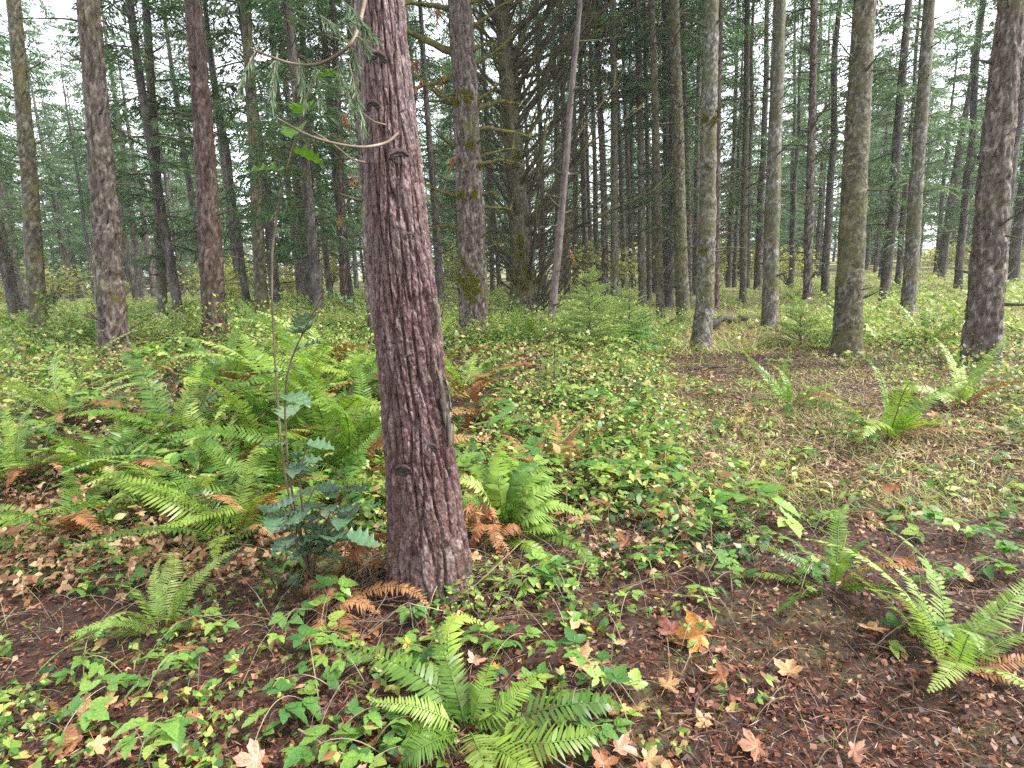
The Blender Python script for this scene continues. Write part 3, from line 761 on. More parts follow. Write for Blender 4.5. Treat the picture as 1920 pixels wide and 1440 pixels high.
SPEC = [  # label, stations, Y, bark
    ('pale grey trunk, left of a close pair of thin trunks', [(1204, 580, 15), (1202, 300, 13), (1194, 0, 11)], 19.0, 'bark_pale'),
    ('thin dark trunk pressed between two paler trunks', [(1217, 585, 10), (1214, 300, 9), (1209, 0, 8)], 22.0, 'bark_mossy'),
    ('grey trunk standing behind the young fir, right one of a pair', [(1152, 575, 15), (1152, 300, 13), (1149, 0, 12)], 18.5, 'bark_pale'),
    ('brown trunk standing behind the young fir, left one of a pair', [(1136, 570, 13), (1130, 300, 12), (1115, 0, 9)], 19.5, 'bark_brown'),
    ('thin trunk half hidden behind the mossy brown trunk', [(1292, 585, 12), (1289, 300, 10), (1279, 0, 9)], 21.0, 'bark_brown'),
    ('almost black trunk among dark boughs left of the mossy brown trunk', [(1254, 590, 16), (1250, 300, 13), (1245, 0, 9)], 20.0, 'bark_dark'),
    ('dark reddish trunk at the right edge behind the pale trunk', [(1342, 595, 13), (1345, 300, 11), (1350, 0, 10)], 17.0, 'bark_redfar'),
    ('slim dark trunk between the nearest trunk and the scaly brown one', [(827, 575, 16), (815, 380, 13), (800, 200, 10), (788, 0, 8)], 17.5, 'bark_dark'),
    ('reddish trunk deep in shade left of the nearest trunk', [(645, 570, 15), (641, 400, 14), (632, 150, 12)], 16.5, 'bark_redfar'),
    ('brown trunk peeping out behind the left side of the nearest trunk', [(706, 655, 26), (692, 450, 24), (672, 150, 20), (664, 0, 18)], 7.4, 'bark_brown'),
    ('thin trunk right behind the leaning grey stem', [(1064, 590, 11), (1060, 400, 10), (1050, 0, 8)], 20.0, 'bark_brown'),
    ('dark slender trunk left of the young fir', [(1098, 580, 12), (1096, 400, 11), (1088, 100, 9)], 23.0, 'bark_dark'),
    ('slender trunk just right of the scaly brown trunk', [(925, 575, 9), (920, 400, 8), (905, 100, 7)], 24.0, 'bark_dark'),
    ('thin trunk seen through the bare branch fan', [(1020, 580, 10), (1018, 400, 9), (1008, 100, 8)], 23.0, 'bark_dark'),
    ('black trunk in deep shade at the left edge of the fern bank', [(588, 575, 14), (582, 350, 12), (570, 100, 10)], 17.0, 'bark_dark'),
    # beyond the left and right of the middle view the same plantation goes on
    ('stout reddish trunk far left behind the fern bank', [(402, 640, 44), (384, 300, 36), (364, 0, 30)], 8.6, 'bark_redfar'),
    ('mossy trunk left of the holly shrub in the middle distance', [(492, 610, 24), (478, 300, 20), (462, 0, 17)], 13.5, 'bark_mossy'),
    ('scaly brown trunk near the left border', [(214, 650, 50), (190, 300, 42), (164, 0, 36)], 8.2, 'bark_brown'),
    ('slim grey trunk in the left background', [(305, 600, 18), (292, 300, 16), (274, 0, 13)], 15.5, 'bark_pale'),
    ('mossy trunk at the far left border', [(74, 640, 30), (52, 300, 26), (26, 0, 22)], 12.0, 'bark_mossy'),
    ('pale trunk right of the path, second beyond the lichen-covered one', [(1442, 628, 30), (1452, 300, 25), (1462, 0, 22)], 12.2, 'bark_pale'),
    ('stout mossy trunk on the right side of the path', [(1588, 668, 50), (1604, 300, 42), (1622, 0, 37)], 8.4, 'bark_mossy'),
    ('slim trunk between the two stout trunks right of the path', [(1512, 600, 16), (1520, 300, 14), (1526, 0, 12)], 17.0, 'bark_brown'),
    ('grey trunk in the right middle distance', [(1702, 612, 26), (1722, 300, 22), (1742, 0, 19)], 13.0, 'bark_pale'),
    ('brown furrowed trunk near the right border', [(1838, 680, 60), (1868, 300, 50), (1900, 0, 44)], 7.4, 'bark_brown'),
    ('thin trunk right of the pale path-side trunks', [(1392, 590, 13), (1397, 300, 11), (1402, 0, 10)], 18.5, 'bark_mossy'),
]
NAMED = [main, T2, T3, T4, T5, T6, T7]
for k, (lab, st, Yd, bk) in enumerate(SPEC):
    t = tree('conifer_tree', lab, 'tree', st, Yd, 15 + (k * 7 % 5), M[bk], K_PLATE if bk in ('bark_brown', 'bark_redfar') and Yd < 10 else K_SMOOTH, 40 + k,
             48 if Yd < 10 else 24, 0.03 if Yd < 10 else 0.07, 8, 0.3, 0.05, 7.0 + (k * 5 % 4) if Yd < 15 else 5.5 + (k * 3 % 4), 0.9)
    NAMED.append(t)
    nb = 14 if Yd < 15 else 26
    for q in range(nb):
        limb(t, None, rnd.uniform(-PI, PI), rnd.choice(BR_FLAT), rnd.uniform(0.5, 1.5) if Yd > 15 else rnd.uniform(0.2, 0.8), rnd.uniform(1.2, 7.0), tilt=rnd.uniform(-0.3, 0.35))
for t, nb in ((T6, 26), (T7, 16), (T4, 5)):
    for q in range(nb):
        limb(t, None, rnd.uniform(-PI, PI), rnd.choice(BR_FLAT), rnd.uniform(0.3, 1.0), rnd.uniform(1.0, 7.0), tilt=rnd.uniform(-0.3, 0.4))

for t in NAMED[1:]:
    for q in range(20):
        limb(t, None, rnd.uniform(-PI, PI), rnd.choice(STUB), (rnd.uniform(.8, 2.4), 1.0, rnd.uniform(.8, 1.6)), rnd.uniform(0.6, 7.5), name='branch_stub', tilt=rnd.uniform(-.4, .4))

# ------------------------------------------------------------------ background stand
def bg_proto(seed, H, r):
    P = np.array([[0, 0, -0.1], [0, 0, H * 0.5], [0, 0, H]]); R = np.array([r, r * 0.6, 0.02])
    V, F, cl = trunk_surface(P, R, np.concatenate([np.arange(-0.1, 10, 0.2), np.linspace(10, H, 12)]), 12, K_SMOOTH, seed, 0.25, 0.25)
    tm = MB().add(V, F).tone(cl[4]).mesh('trunk', M['bark_dark'])
    g = np.random.default_rng(seed); mb = MB()
    for k in range(46):
        z = 1.0 + 8 * g.random(); a = g.random() * 2 * PI; l = 0.5 + 1.3 * g.random()
        p = dead_branch_pts(l, g.normal(0.05, 0.15), g.normal(-0.05, 0.15), g, 5)
        c, s = math.cos(a), math.sin(a)
        q = np.stack([p[:, 0] * c - p[:, 1] * s, p[:, 0] * s + p[:, 1] * c, p[:, 2] + z], -1)
        mb.add(*tube(q, np.linspace(0.016, 0.005, 5), 3))
    return tm, mb.mesh('dead_branches', M['dead_wood'])
BG = [bg_proto(700 + k, 18, 0.17 + 0.03 * k) for k in range(3)]

taken = [(t['base'][0], t['base'][1]) for t in NAMED]
def far_enough(x, y, d):
    return all((x - a) ** 2 + (y - b) ** 2 > d * d for a, b in taken)
gb = np.random.default_rng(77)
n_bg = 0; tries = 0
while n_bg < 46 and tries < 3000:
    tries += 1
    y = gb.uniform(17, 37); x = gb.uniform(-1.02, 1.02) * y
    if not far_enough(x, y, 2.0): continue
    if 0.0 < (x + 0.012 * y) / y < 0.20 and y < 36: continue       # a lighter gap behind the fanned tree
    taken.append((x, y)); n_bg += 1
    r = empty('conifer_tree', (x, y, float(ground(x, y))))
    tag(r, 'slender dark conifer in the dense stand behind the front trunks', 'tree', 'slender conifers of the background stand')
    tm, dm = BG[n_bg % 3]; rz = gb.uniform(0, 6.28); s = gb.uniform(0.75, 1.1)
    tilt = Matrix.Rotation(gb.normal(0, 0.02), 4, 'X') @ Matrix.Rotation(rz, 4, 'Z') @ Matrix.Diagonal((s * .9, s * .9, s, 1))
    link('trunk', tm, r, tilt); tag(link('dead_branches', dm, r, tilt), kind='stuff')
    add_crown(r, CROWNS[n_bg % 3], (0, 0, gb.choice([2.0, 3.0, 4.5, 5.5, 7.0]) + gb.uniform(-.5, .8)), gb.uniform(0.75, 1.1), rz)
for k, (u, Yd) in enumerate([(1172, 25), (1186, 30), (1229, 27), (1262, 31), (1303, 24), (1311, 33), (1322, 28), (1122, 29), (1080, 32), (1046, 27), (1108, 35), (1340, 26), (938, 31), (1000, 34), (770, 27), (620, 24), (1365, 30), (1420, 26), (1480, 31)]):
    p = at_y(u, 560, Yd); taken.append((p[0], p[1]))
    r = empty('conifer_tree', gpt0(p[0], p[1]))
    tag(r, 'slender dark conifer in the dense stand behind the front trunks', 'tree', 'slender conifers of the background stand')
    mw = Matrix.Rotation(math.radians(gb.normal(-0.6, 0.8)), 4, 'Y') @ Matrix.Rotation(k * 1.3, 4, 'Z') @ Matrix.Diagonal((.75, .75, 1, 1))
    link('trunk', BG[k % 3][0], r, mw); tag(link('dead_branches', BG[k % 3][1], r, mw), kind='stuff')
    add_crown(r, CROWNS[k % 3], (0, 0, 8.0 + (k % 3)), 0.8, k * 1.1, 0.8)
n_fr = 0; tries = 0
while n_fr < 120 and tries < 3000:
    tries += 1
    y = gb.uniform(37, 70); x = gb.uniform(-1.0, 1.0) * y
    if not far_enough(x, y, 2.6): continue
    taken.append((x, y)); n_fr += 1
    r = empty('conifer_tree', (x, y, float(ground(x, y))))
    tag(r, 'pale green far conifer with low boughs at the back of the wood', 'tree', 'far conifers at the back of the wood')
    tm, dm = BG[n_fr % 3]; rz = gb.uniform(0, 6.28); s = gb.uniform(0.8, 1.1)
    link('trunk', tm, r, Matrix.Rotation(rz, 4, 'Z') @ Matrix.Diagonal((s * .8, s * .8, s, 1)))
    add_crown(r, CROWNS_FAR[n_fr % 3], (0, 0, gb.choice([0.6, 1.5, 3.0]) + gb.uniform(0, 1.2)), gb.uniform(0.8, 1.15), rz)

n_w = 0
while n_w < 70:
    n_w += 1
    y = gb.uniform(66, 105); x = gb.uniform(-1.0, 1.0) * y
    r = empty('conifer_tree', (x, y, float(ground(x, y)))); rz = gb.uniform(0, 6.28); s = gb.uniform(1.0, 1.5)
    tag(r, 'hazy conifer of the farthest tree line closing the view', 'tree', 'conifers of the farthest tree line')
    link('trunk', BG[n_w % 3][0], r, Matrix.Diagonal((1, 1, 1, 1)))
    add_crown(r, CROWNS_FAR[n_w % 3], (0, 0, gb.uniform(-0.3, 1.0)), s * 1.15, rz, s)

# yellow autumn shrubs at the edge of the wood
def shrub_mesh(seed, n=900):
    g = np.random.default_rng(seed)
    c = norm(g.normal(0, 1, (26, 3))) * np.array([0.8, 0.8, 0.55]) * g.random((26, 1)) ** 0.4 + np.array([0, 0, 0.75])
    P = c[g.integers(0, 26, n)] + g.normal(0, 0.17, (n, 3)); P[:, 2] = np.abs(P[:, 2])
    W, Fq = inst(SLIVER, scaleM(frames(g.normal(0, 1, (n, 3)), g.normal(0, .5, (n, 3)) + np.array([0, 0, 1])), np.stack([np.full(n, 0.10), np.full(n, 0.06), np.full(n, 0.1)], -1)), P)
    cr = MB().add(W, Fq).mesh('crown', M['yellow'], smooth=False)
    mb = MB()
    for k in range(9):
        e = c[k]; mb.add(*tube(bez((0, 0, -0.05), e * np.array([.4, .4, .6]), e, 6), np.linspace(0.02, 0.006, 6), 4))
    return cr, mb.mesh('stem', M['dead_wood'])
SHR = [shrub_mesh(800 + k) for k in range(3)]
for k in range(36):
    y = gb.uniform(22, 52); x = gb.uniform(-0.95, 0.95) * y
    r = empty('autumn_shrub', (x, y, float(ground(x, y))))
    tag(r, 'yellow-leaved autumn shrub low between the far trunks', 'shrub', 'yellow shrubs at the back of the wood')
    s = gb.uniform(0.5, 2.2); mw = Matrix.Rotation(gb.uniform(0, 6), 4, 'Z') @ Matrix.Diagonal((s * 1.3, s * 1.3, s, 1))
    link('crown', SHR[k % 3][0], r, mw); link('stem', SHR[k % 3][1], r, mw)

# ------------------------------------------------------------------ sword ferns
PINNA = strip([0.55, 1.0, 0.92, 0.62, 0.06], curl=0.10, mid=False)

def frond_mesh(path, wmax, mat, seed, pairs=38, up=(0, 0, 1), sweep=0.35, droop=0.12, ragged=0.12, rr=0.0035):
    g = np.random.default_rng(seed); path = np.asarray(path, float)
    n = len(path); s = np.linspace(0, 1, n)
    seglen = np.linalg.norm(np.diff(path, axis=0), axis=1).sum()
    t = 0.10 + 0.895 * np.arange(pairs) / (pairs - 1)
    C = np.stack([np.interp(t, s, path[:, q]) for q in range(3)], -1)
    tg = norm(np.stack([np.interp(t, s, np.gradient(path[:, q])) for q in range(3)], -1))
    upv = np.broadcast_to(np.asarray(up, float), tg.shape)
    lat = norm(np.cross(upv, tg)); nr = np.cross(tg, lat)
    prof = np.minimum(1, 0.45 + (t - 0.1) * 4.5) * np.clip(1.02 - t, 0.02, 1) ** 0.62 * 1.25
    prof = np.minimum(prof, 1.0)
    mb = MB()
    sp = seglen / pairs
    for side in (1, -1):
        ln = wmax * prof * (1 + g.normal(0, ragged, pairs)); ln = np.maximum(ln, 0.004)
        D = lat * side + tg * (sweep + 0.25 * t)[:, None] + nr * (0.14 - droop * 1.2) + g.normal(0, 0.07, (pairs, 3))
        N = nr + g.normal(0, 0.22, (pairs, 3))
        Mx = scaleM(frames(D, N), np.stack([ln, np.minimum(sp * 0.33, ln * 0.5) * (0.9 + 0.2 * g.random(pairs)), ln * (droop / 0.1)], -1))
        mb.add(*inst(PINNA, Mx, C + tg * (side * sp * 0.22)))
    mb.add(*tube(path, np.linspace(rr, rr * 0.3, n), 4))
    return mb.mesh('frond', mat, smooth=False)

def proto_frond(seed, e0, droop, wmax, mat, twist=0.0):
    n = 16; s = np.linspace(0, 1, n); g = np.random.default_rng(seed)
    ang = e0 - droop * s ** 1.4
    x = np.concatenate([[0], np.cumsum(np.cos(ang[:-1]))]) / (n - 1); z = np.concatenate([[0], np.cumsum(np.sin(ang[:-1]))]) / (n - 1)
    y = twist * s * s + 0.02 * np.sin(s * 5 + seed)
    return frond_mesh(np.stack([x, y, z], -1), wmax, mat, seed, pairs=34, rr=0.005)
FR = {}
for key, mt in (('fern', M['fern']), ('pale', M['fern_pale']), ('dead', M['fern_dead'])):
    FR[key] = [proto_frond(900 + k * 3, e0, dr, 0.105, mt, tw) for k, (e0, dr, tw) in enumerate([(1.25, 1.3, .1), (1.1, 1.5, -.12), (0.85, 1.2, .05), (0.6, 1.15, -.05), (1.0, 0.9, .15), (0.45, 0.8, .0)])]

def fern(label, loc, size, nf, key='fern', seed=0, group=None, az0=None, azr=PI, dead=2, name='sword_fern', cat='fern', steep=None):
    g = random.Random(seed)
    r = empty(name, loc); tag(r, label, cat, group)
    for k in range(nf):
        az = (2 * PI * k / nf + g.uniform(-.3, .3)) if az0 is None else az0 + g.uniform(-azr, azr)
        kk = 'dead' if (dead and k >= nf - dead) else key
        j = g.choice([3, 5, 2]) if kk == 'dead' and key != 'dead' else (g.choice(steep) if steep else g.randrange(6))
        s = size * g.uniform(0.55, 1.15)
        o = place_branch(FR[kk][j], r, (0.02 * math.cos(az), 0.02 * math.sin(az), 0), az + g.uniform(-.25, .25), (s, s * g.choice([1, -1]) * g.uniform(.75, 1.15), s * g.uniform(.75, 1.15)), g.uniform(-.6, .6), 'frond', g.uniform(-.15, .25))
    return r

def gpt(x, y, dz=0.0):
    return np.array([x, y, float(ground(x, y)) + dz])

def hero_frond(parent, base, pts, wmax, mat, seed, pairs=25, up=(0, -0.35, 1), **kw):
    """pts: (u, v, height above ground) root, middle, tip"""
    P = [at_h(*p) for p in pts]
    me = frond_mesh(bez(P[0], P[1], P[2], 18) - base, wmax, mat, seed, pairs, up, **kw)
    return link('frond', me, parent)

# the fern in the foreground
b = at_h(872, 1368); fA = empty('sword_fern', b)
tag(fA, 'fresh green sword fern at the bottom centre, nearest the camera', 'fern')
for k, (pts, w, m_) in enumerate([
    ([(872, 1366, .01), (848, 1270, .15), (806, 1158, .22)], .062, 'fern'),
    ([(866, 1362, .01), (765, 1255, .18), (615, 1215, .15)], .058, 'fern'),
    ([(862, 1366, .01), (790, 1328, .13), (690, 1318, .12)], .042, 'fern_pale'),
    ([(880, 1372, .01), (898, 1405, .18), (918, 1476, .20)], .050, 'fern_pale'),
    ([(885, 1360, .01), (950, 1318, .12), (1004, 1262, .12)], .048, 'fern'),
    ([(885, 1378, .01), (1060, 1322, .12), (1168, 1328, .06)], .062, 'fern'),
    ([(885, 1385, .01), (1030, 1392, .10), (1146, 1364, .05)], .062, 'fern'),
    ([(868, 1375, .01), (800, 1395, .11), (745, 1440, .06)], .055, 'fern'),
    ([(876, 1356, .01), (842, 1180, .20), (912, 1172, .12)], .050, 'fern'),
    ([(860, 1372, .01), (800, 1368, .08), (742, 1372, .05)], .050, 'fern'),
    ([(878, 1362, .01), (905, 1290, .14), (925, 1225, .10)], .045, 'fern'),
    ([(884, 1384, .01), (960, 1420, .10), (1010, 1475, .06)], .055, 'fern'),
]):
    hero_frond(fA, b, pts, w * 1.2, M[m_], 1000 + k, pairs=27)

# the fern right of the near trunk
b = at_h(950, 1010); fB = empty('sword_fern', b)
tag(fB, 'spreading sword fern just right of the nearest trunk', 'fern')
for k, (pts, w, m_) in enumerate([
    ([(950, 1008, .01), (1010, 950, .22), (1095, 968, .16)], .075, 'fern_pale'),
    ([(950, 1005, .01), (990, 905, .30), (1062, 880, .30)], .085, 'fern'),
    ([(950, 1010, .01), (1010, 985, .16), (1065, 1010, .05)], .075, 'fern'),
    ([(945, 1005, .01), (915, 900, .33), (868, 872, .36)], .080, 'fern'),
    ([(950, 1003, .01), (952, 890, .33), (985, 845, .36)], .080, 'fern'),
    ([(945, 1008, .01), (900, 940, .22), (862, 950, .20)], .080, 'fern_pale'),
    ([(950, 1012, .01), (985, 1020, .10), (1030, 1045, .05)], .065, 'fern'),
    ([(955, 1006, .01), (1030, 945, .22), (1110, 985, .05)], .070, 'fern'),
    ([(948, 1004, .01), (930, 920, .25), (905, 870, .28)], .075, 'fern'),
    ([(950, 1010, .01), (1060, 1010, .12), (1120, 1090, .02)], .060, 'fern'),
    ([(950, 1006, .01), (1000, 930, .28), (1085, 915, .24)], .085, 'fern_pale'), ([(948, 1004, .01), (965, 900, .36), (1030, 860, .36)], .085, 'fern'), ([(948, 1004, .01), (935, 880, .40), (945, 820, .42)], .080, 'fern'),
    ([(950, 1008, .01), (1000, 968, .2), (1062, 985, .08)], .080, 'fern_pale'), ([(946, 1004, .01), (900, 915, .32), (852, 905, .34)], .080, 'fern_pale'), ([(950, 1004, .01), (975, 935, .25), (1000, 955, .24)], .075, 'fern'),
    ([(944, 1012, .01), (915, 965, .20), (975, 1010, .02)], .050, 'fern_dead'),
    ([(944, 1012, .01), (905, 985, .16), (885, 1040, .02)], .055, 'fern_dead'),
    ([(944, 1012, .01), (925, 985, .16), (940, 1050, .02)], .055, 'fern_dead'),
]):
    hero_frond(fB, b, pts, w, M[m_], 1040 + k)

# rusty dead fronds left of the near trunk
b = at_h(640, 1070); fC = empty('dead_fern', b)
tag(fC, 'curled rusty dead fern left of the nearest trunk foot', 'fern')
for k, pts in enumerate([[(640, 1068, .02), (690, 1010, .16), (752, 1012, .14)], [(640, 1068, .02), (600, 1030, .14), (575, 1080, .04)], [(640, 1070, .02), (700, 1050, .10), (690, 1085, .02)],
                         [(640, 1072, .02), (590, 1090, .08), (560, 1110, .03)], [(645, 1066, .02), (660, 1010, .18), (700, 1040, .08)], [(640, 1075, .01), (660, 1110, .05), (710, 1150, .02)],
                         [(640, 1075, .01), (610, 1110, .05), (600, 1180, .02)], [(642, 1064, .02), (668, 1030, .2), (735, 995, .2)]]):
    hero_frond(fC, b, pts, .055, M['fern_dead'], 1080 + k, ragged=0.35, droop=0.3)
b = at_h(660, 1125); fD = empty('dead_fern', b)
tag(fD, 'single tan dead frond arching in front of the nearest trunk foot', 'fern')
hero_frond(fD, b, [(660, 1125, .03), (740, 1098, .10), (802, 1135, .08)], .05, M['fern_dead'], 1095, ragged=0.2)
hero_frond(fD, b, [(660, 1125, .03), (640, 1180, .05), (700, 1192, .02)], .05, M['fern_dead'], 1096, ragged=0.3)

b = at_h(610, 1150); fE = empty('dead_fern', b)
tag(fE, 'flattened brown dead fern in the shade left of the foreground fern', 'fern')
for k, pts in enumerate([[(612, 1150, .02), (650, 1128, .08), (700, 1140, .03)], [(610, 1150, .02), (585, 1125, .08), (560, 1150, .03)], [(612, 1152, .02), (640, 1170, .05), (668, 1205, .02)], [(608, 1148, .02), (622, 1105, .10), (668, 1095, .06)],
                         [(612, 1152, .02), (590, 1185, .05), (600, 1230, .02)]]):
    hero_frond(fE, b, pts, .05, M['fern_dead'], 1110 + k, ragged=0.35, droop=0.3)
b = at_h(905, 1030); fG = empty('dead_fern', b)
tag(fG, 'hanging tan dead fronds between the nearest trunk and the spreading fern', 'fern')
for k, pts in enumerate([[(905, 1030, .02), (890, 960, .22), (905, 1020, .06)], [(905, 1030, .02), (915, 950, .22), (935, 1035, .05)], [(905, 1030, .02), (880, 950, .24), (872, 1010, .10)], [(907, 1030, .02), (960, 985, .16), (985, 1020, .05)],
                         [(907, 1032, .02), (925, 1000, .12), (960, 1050, .03)], [(905, 1030, .02), (880, 905, .30), (862, 905, .30)]]):
    hero_frond(fG, b, pts, .05, M['fern_dead'], 1120 + k, ragged=0.3, droop=0.3)

# other ferns by place: (u, v of root, size m, fronds, kind, label)
FERNS = [
    (640, 900, 1.15, 22, 'fern', 'big sword fern in front of the fern bank, beside the nearest trunk', .7),
    (585, 845, 1.25, 22, 'fern', 'big sword fern in the fern bank above the holly leaves', .6),
    (690, 860, 1.0, 18, 'fern', 'sword fern pressed against the left side of the nearest trunk', .5),
    (620, 770, 1.25, 20, 'fern', 'sword fern in the middle of the left fern bank', .5),
    (550, 770, 1.25, 20, 'pale', 'pale sword fern left in the fern bank behind the holly', .5),
    (690, 745, 1.15, 18, 'fern', 'sword fern at the back of the left bank touching the trunk', .5),
    (600, 705, 1.25, 18, 'pale', 'pale sword fern at the rear of the left fern bank', .4),
    (860, 815, .55, 11, 'fern', 'small sword fern showing right behind the nearest trunk', .4),
    (868, 730, .85, 15, 'pale', 'pale sword fern between the nearest trunk and the scaly trunk', .4),
    (925, 655, .80, 13, 'fern', 'sword fern at the foot of the scaly brown trunk', .4),
    (965, 640, .85, 13, 'pale', 'sword fern in front of the branch-fanned conifer, left one', .3),
    (1005, 638, .80, 13, 'fern', 'sword fern in front of the branch-fanned conifer, right one', .3),
    (1265, 630, .60, 12, 'pale', 'small sword fern at the foot of the mossy brown trunk', .3),
    (500, 860, 1.0, 16, 'fern', 'tall sword fern left of the holly shrub', .6),
    (420, 900, .90, 15, 'pale', 'pale spreading sword fern on the left slope', .6),
    (330, 820, 1.0, 16, 'fern', 'large dark sword fern below the stout reddish trunk', .5),
    (220, 900, .95, 15, 'fern', 'sword fern in the left foreground', .5),
    (120, 780, 1.0, 14, 'pale', 'pale sword fern near the left border', .4),
    (440, 720, .95, 14, 'fern', 'sword fern behind the holly on the left bank', .4),
    (280, 710, .90, 13, 'fern', 'sword fern between the two left trunks', .4),
    (40, 900, 1.0, 14, 'fern', 'sword fern at the left border in the foreground', .4),
    (520, 960, .95, 16, 'fern', 'sword fern left of the holly leaves, low in the bank', .5),
    (700, 930, .6, 12, 'pale', 'small pale fern squeezed between the holly and the nearest trunk', .5),
    (440, 1010, .85, 15, 'fern', 'sword fern at the lower end of the left bank', .5),
    (350, 960, 1.0, 16, 'pale', 'pale sword fern in the left bank below its dark neighbour', .5),
    (130, 1010, .9, 14, 'fern', 'sword fern on the far left above the litter', .5),
    (600, 950, .7, 13, 'fern', 'sword fern rising behind the holly leaves', .5),
    (300, 1180, .55, 13, 'pale', 'low pale sword fern at the lower left', .5),
    (1480, 760, .70, 13, 'fern', 'sword fern right of the path', .3),
    (1660, 820, .85, 14, 'fern', 'large sword fern below the stout mossy trunk', .4),
    (1800, 760, .80, 13, 'pale', 'pale sword fern near the right border', .4),
    (1560, 1100, .50, 12, 'fern', 'small sword fern on the litter at the lower right', .4),
    (1780, 1250, .60, 13, 'pale', 'pale fern in the lower right corner', .5),
]
for k, (u, v, sz, nf, key, lab, _q) in enumerate(FERNS):
    p = at_h(u, v); p[2] -= 0.01
    fern(lab, p, sz, nf, key, 1200 + k)
for k, (u, v, sz, lab) in enumerate([(1048, 888, .55, 'upright rusty dead fern in the middle of the undergrowth'), (872, 752, .5, 'rusty dead fern right of the nearest trunk, half way up the slope'),
                                     (905, 790, .4, 'flattened brown dead fern behind the small green fern'), (1110, 800, .35, 'small brown dead fern among the middle brambles'), (1000, 880, .4, 'low rusty dead fern left of the upright one'), (1010, 655, .5, 'rusty dead fern before the leaning grey stem')]):
    p = at_h(u, v); fern(lab, p, sz, 8, 'dead', 1300 + k, dead=0, name='dead_fern', steep=[0, 4, 2] if k in (0, 4) else None)
gf = random.Random(41)
k = 0
while k < 46:
    y = gf.uniform(6.5, 20); x = gf.uniform(-0.98, 0.98) * y
    path = -0.2 < x - (0.42 + 0.20 * y) < 2.6
    if path or gf.random() > (0.95 if x < 0.05 * y else 0.35): continue
    k += 1
    fern('sword fern of the undergrowth between the middle-distance trunks', gpt(x, y), gf.uniform(0.6, 1.0), 11, gf.choice(['fern', 'pale', 'fern']), 1400 + k, group='ferns between the middle-distance trunks', dead=1)

# ------------------------------------------------------------------ small broad-leaved bushes of the middle distance
def bush_mesh(seed, mat, n=1500, leaf=0.05):
    g = np.random.default_rng(seed); k = 16
    tips = norm(g.normal(0, 1, (k, 3)) * np.array([1, 1, .5]) + np.array([0, 0, .9])) * (0.45 + 0.6 * g.random((k, 1)))
    t = 0.3 + 0.7 * g.random(n) ** 0.7; i = g.integers(0, k, n)
    P = tips[i] * t[:, None] + g.normal(0, 0.09, (n, 3)); P[:, 2] = np.abs(P[:, 2])
    D = norm(tips[i]) + g.normal(0, .8, (n, 3)); L_ = leaf * (0.5 + g.random(n))
    W, Fq = inst(SLIVER, scaleM(frames(D, g.normal(0, .45, (n, 3)) + np.array([0, -.2, 1])), np.stack([L_, L_ * 0.6, L_], -1)), P)
    st = MB()
    for e in tips: st.add(*tube(bez((0, 0, -0.03), e * np.array([.35, .35, .55]), e, 6), np.linspace(0.008, 0.002, 6), 3))
    return MB().add(W, Fq).mesh('foliage', M[mat], smooth=False), st.mesh('stem', M['vine'])
BUSH = [bush_mesh(2200 + k, m_) for k, m_ in enumerate(['cover_pale', 'cover', 'cover_pale', 'herb_bush'])]
for k, (u, v, Yd, sz, lab) in enumerate([
    (866, 690, 8.7, .75, 'leafy bush hiding the left foot of the scaly brown trunk'), (905, 690, 8.6, .6, 'pale leafy bush before the right foot of the scaly brown trunk'), (838, 690, 9.0, .85, 'yellow-green bush between the nearest trunk and the scaly one'),
    (1000, 690, 8.3, .6, 'pale bush in front of the leaning grey stem'), (1066, 690, 8.0, .35, 'bright bush at the left foot of the central young fir'), (1150, 690, 7.2, .35, 'bright bush before the two young firs'),
    (1205, 680, 9.0, .65, 'pale bush right of the young firs'), (1236, 660, 11.0, .7, 'yellowish bush by the fallen dead branch'), (672, 690, 6.5, .8, 'green bush behind the left side of the nearest trunk'),
    (610, 690, 7.5, .9, 'bush at the back of the fern bank, left of the nearest trunk'), (560, 690, 7.0, .9, 'bush behind the holly at the back of the fern bank'), (955, 690, 10.5, .8, 'bush before the foot of the branch-fanned conifer'),
    (1300, 640, 13.0, .6, 'small yellow-green bush left of the pale lichen-covered trunk'), (470, 690, 8.0, .9, 'green bush in the left middle distance'), (340, 690, 9.0, 1.0, 'broad bush beside the stout reddish trunk'),
    (150, 690, 9.0, 1.0, 'broad bush near the left border'), (1560, 690, 9.5, .9, 'bush left of the stout mossy trunk'), (1740, 690, 9.0, .9, 'bush near the right border')]):
    p = at_y(u, v, Yd); r = empty('leafy_bush', gpt0(p[0], p[1])); tag(r, lab, 'bush')
    mw = Matrix.Rotation(k * 1.9, 4, 'Z') @ Matrix.Diagonal((sz * 1.15, sz * 1.15, sz, 1))
    tag(link('foliage', BUSH[k % 4][0], r, mw), kind='stuff'); tag(link('stem', BUSH[k % 4][1], r, mw), kind='stuff')

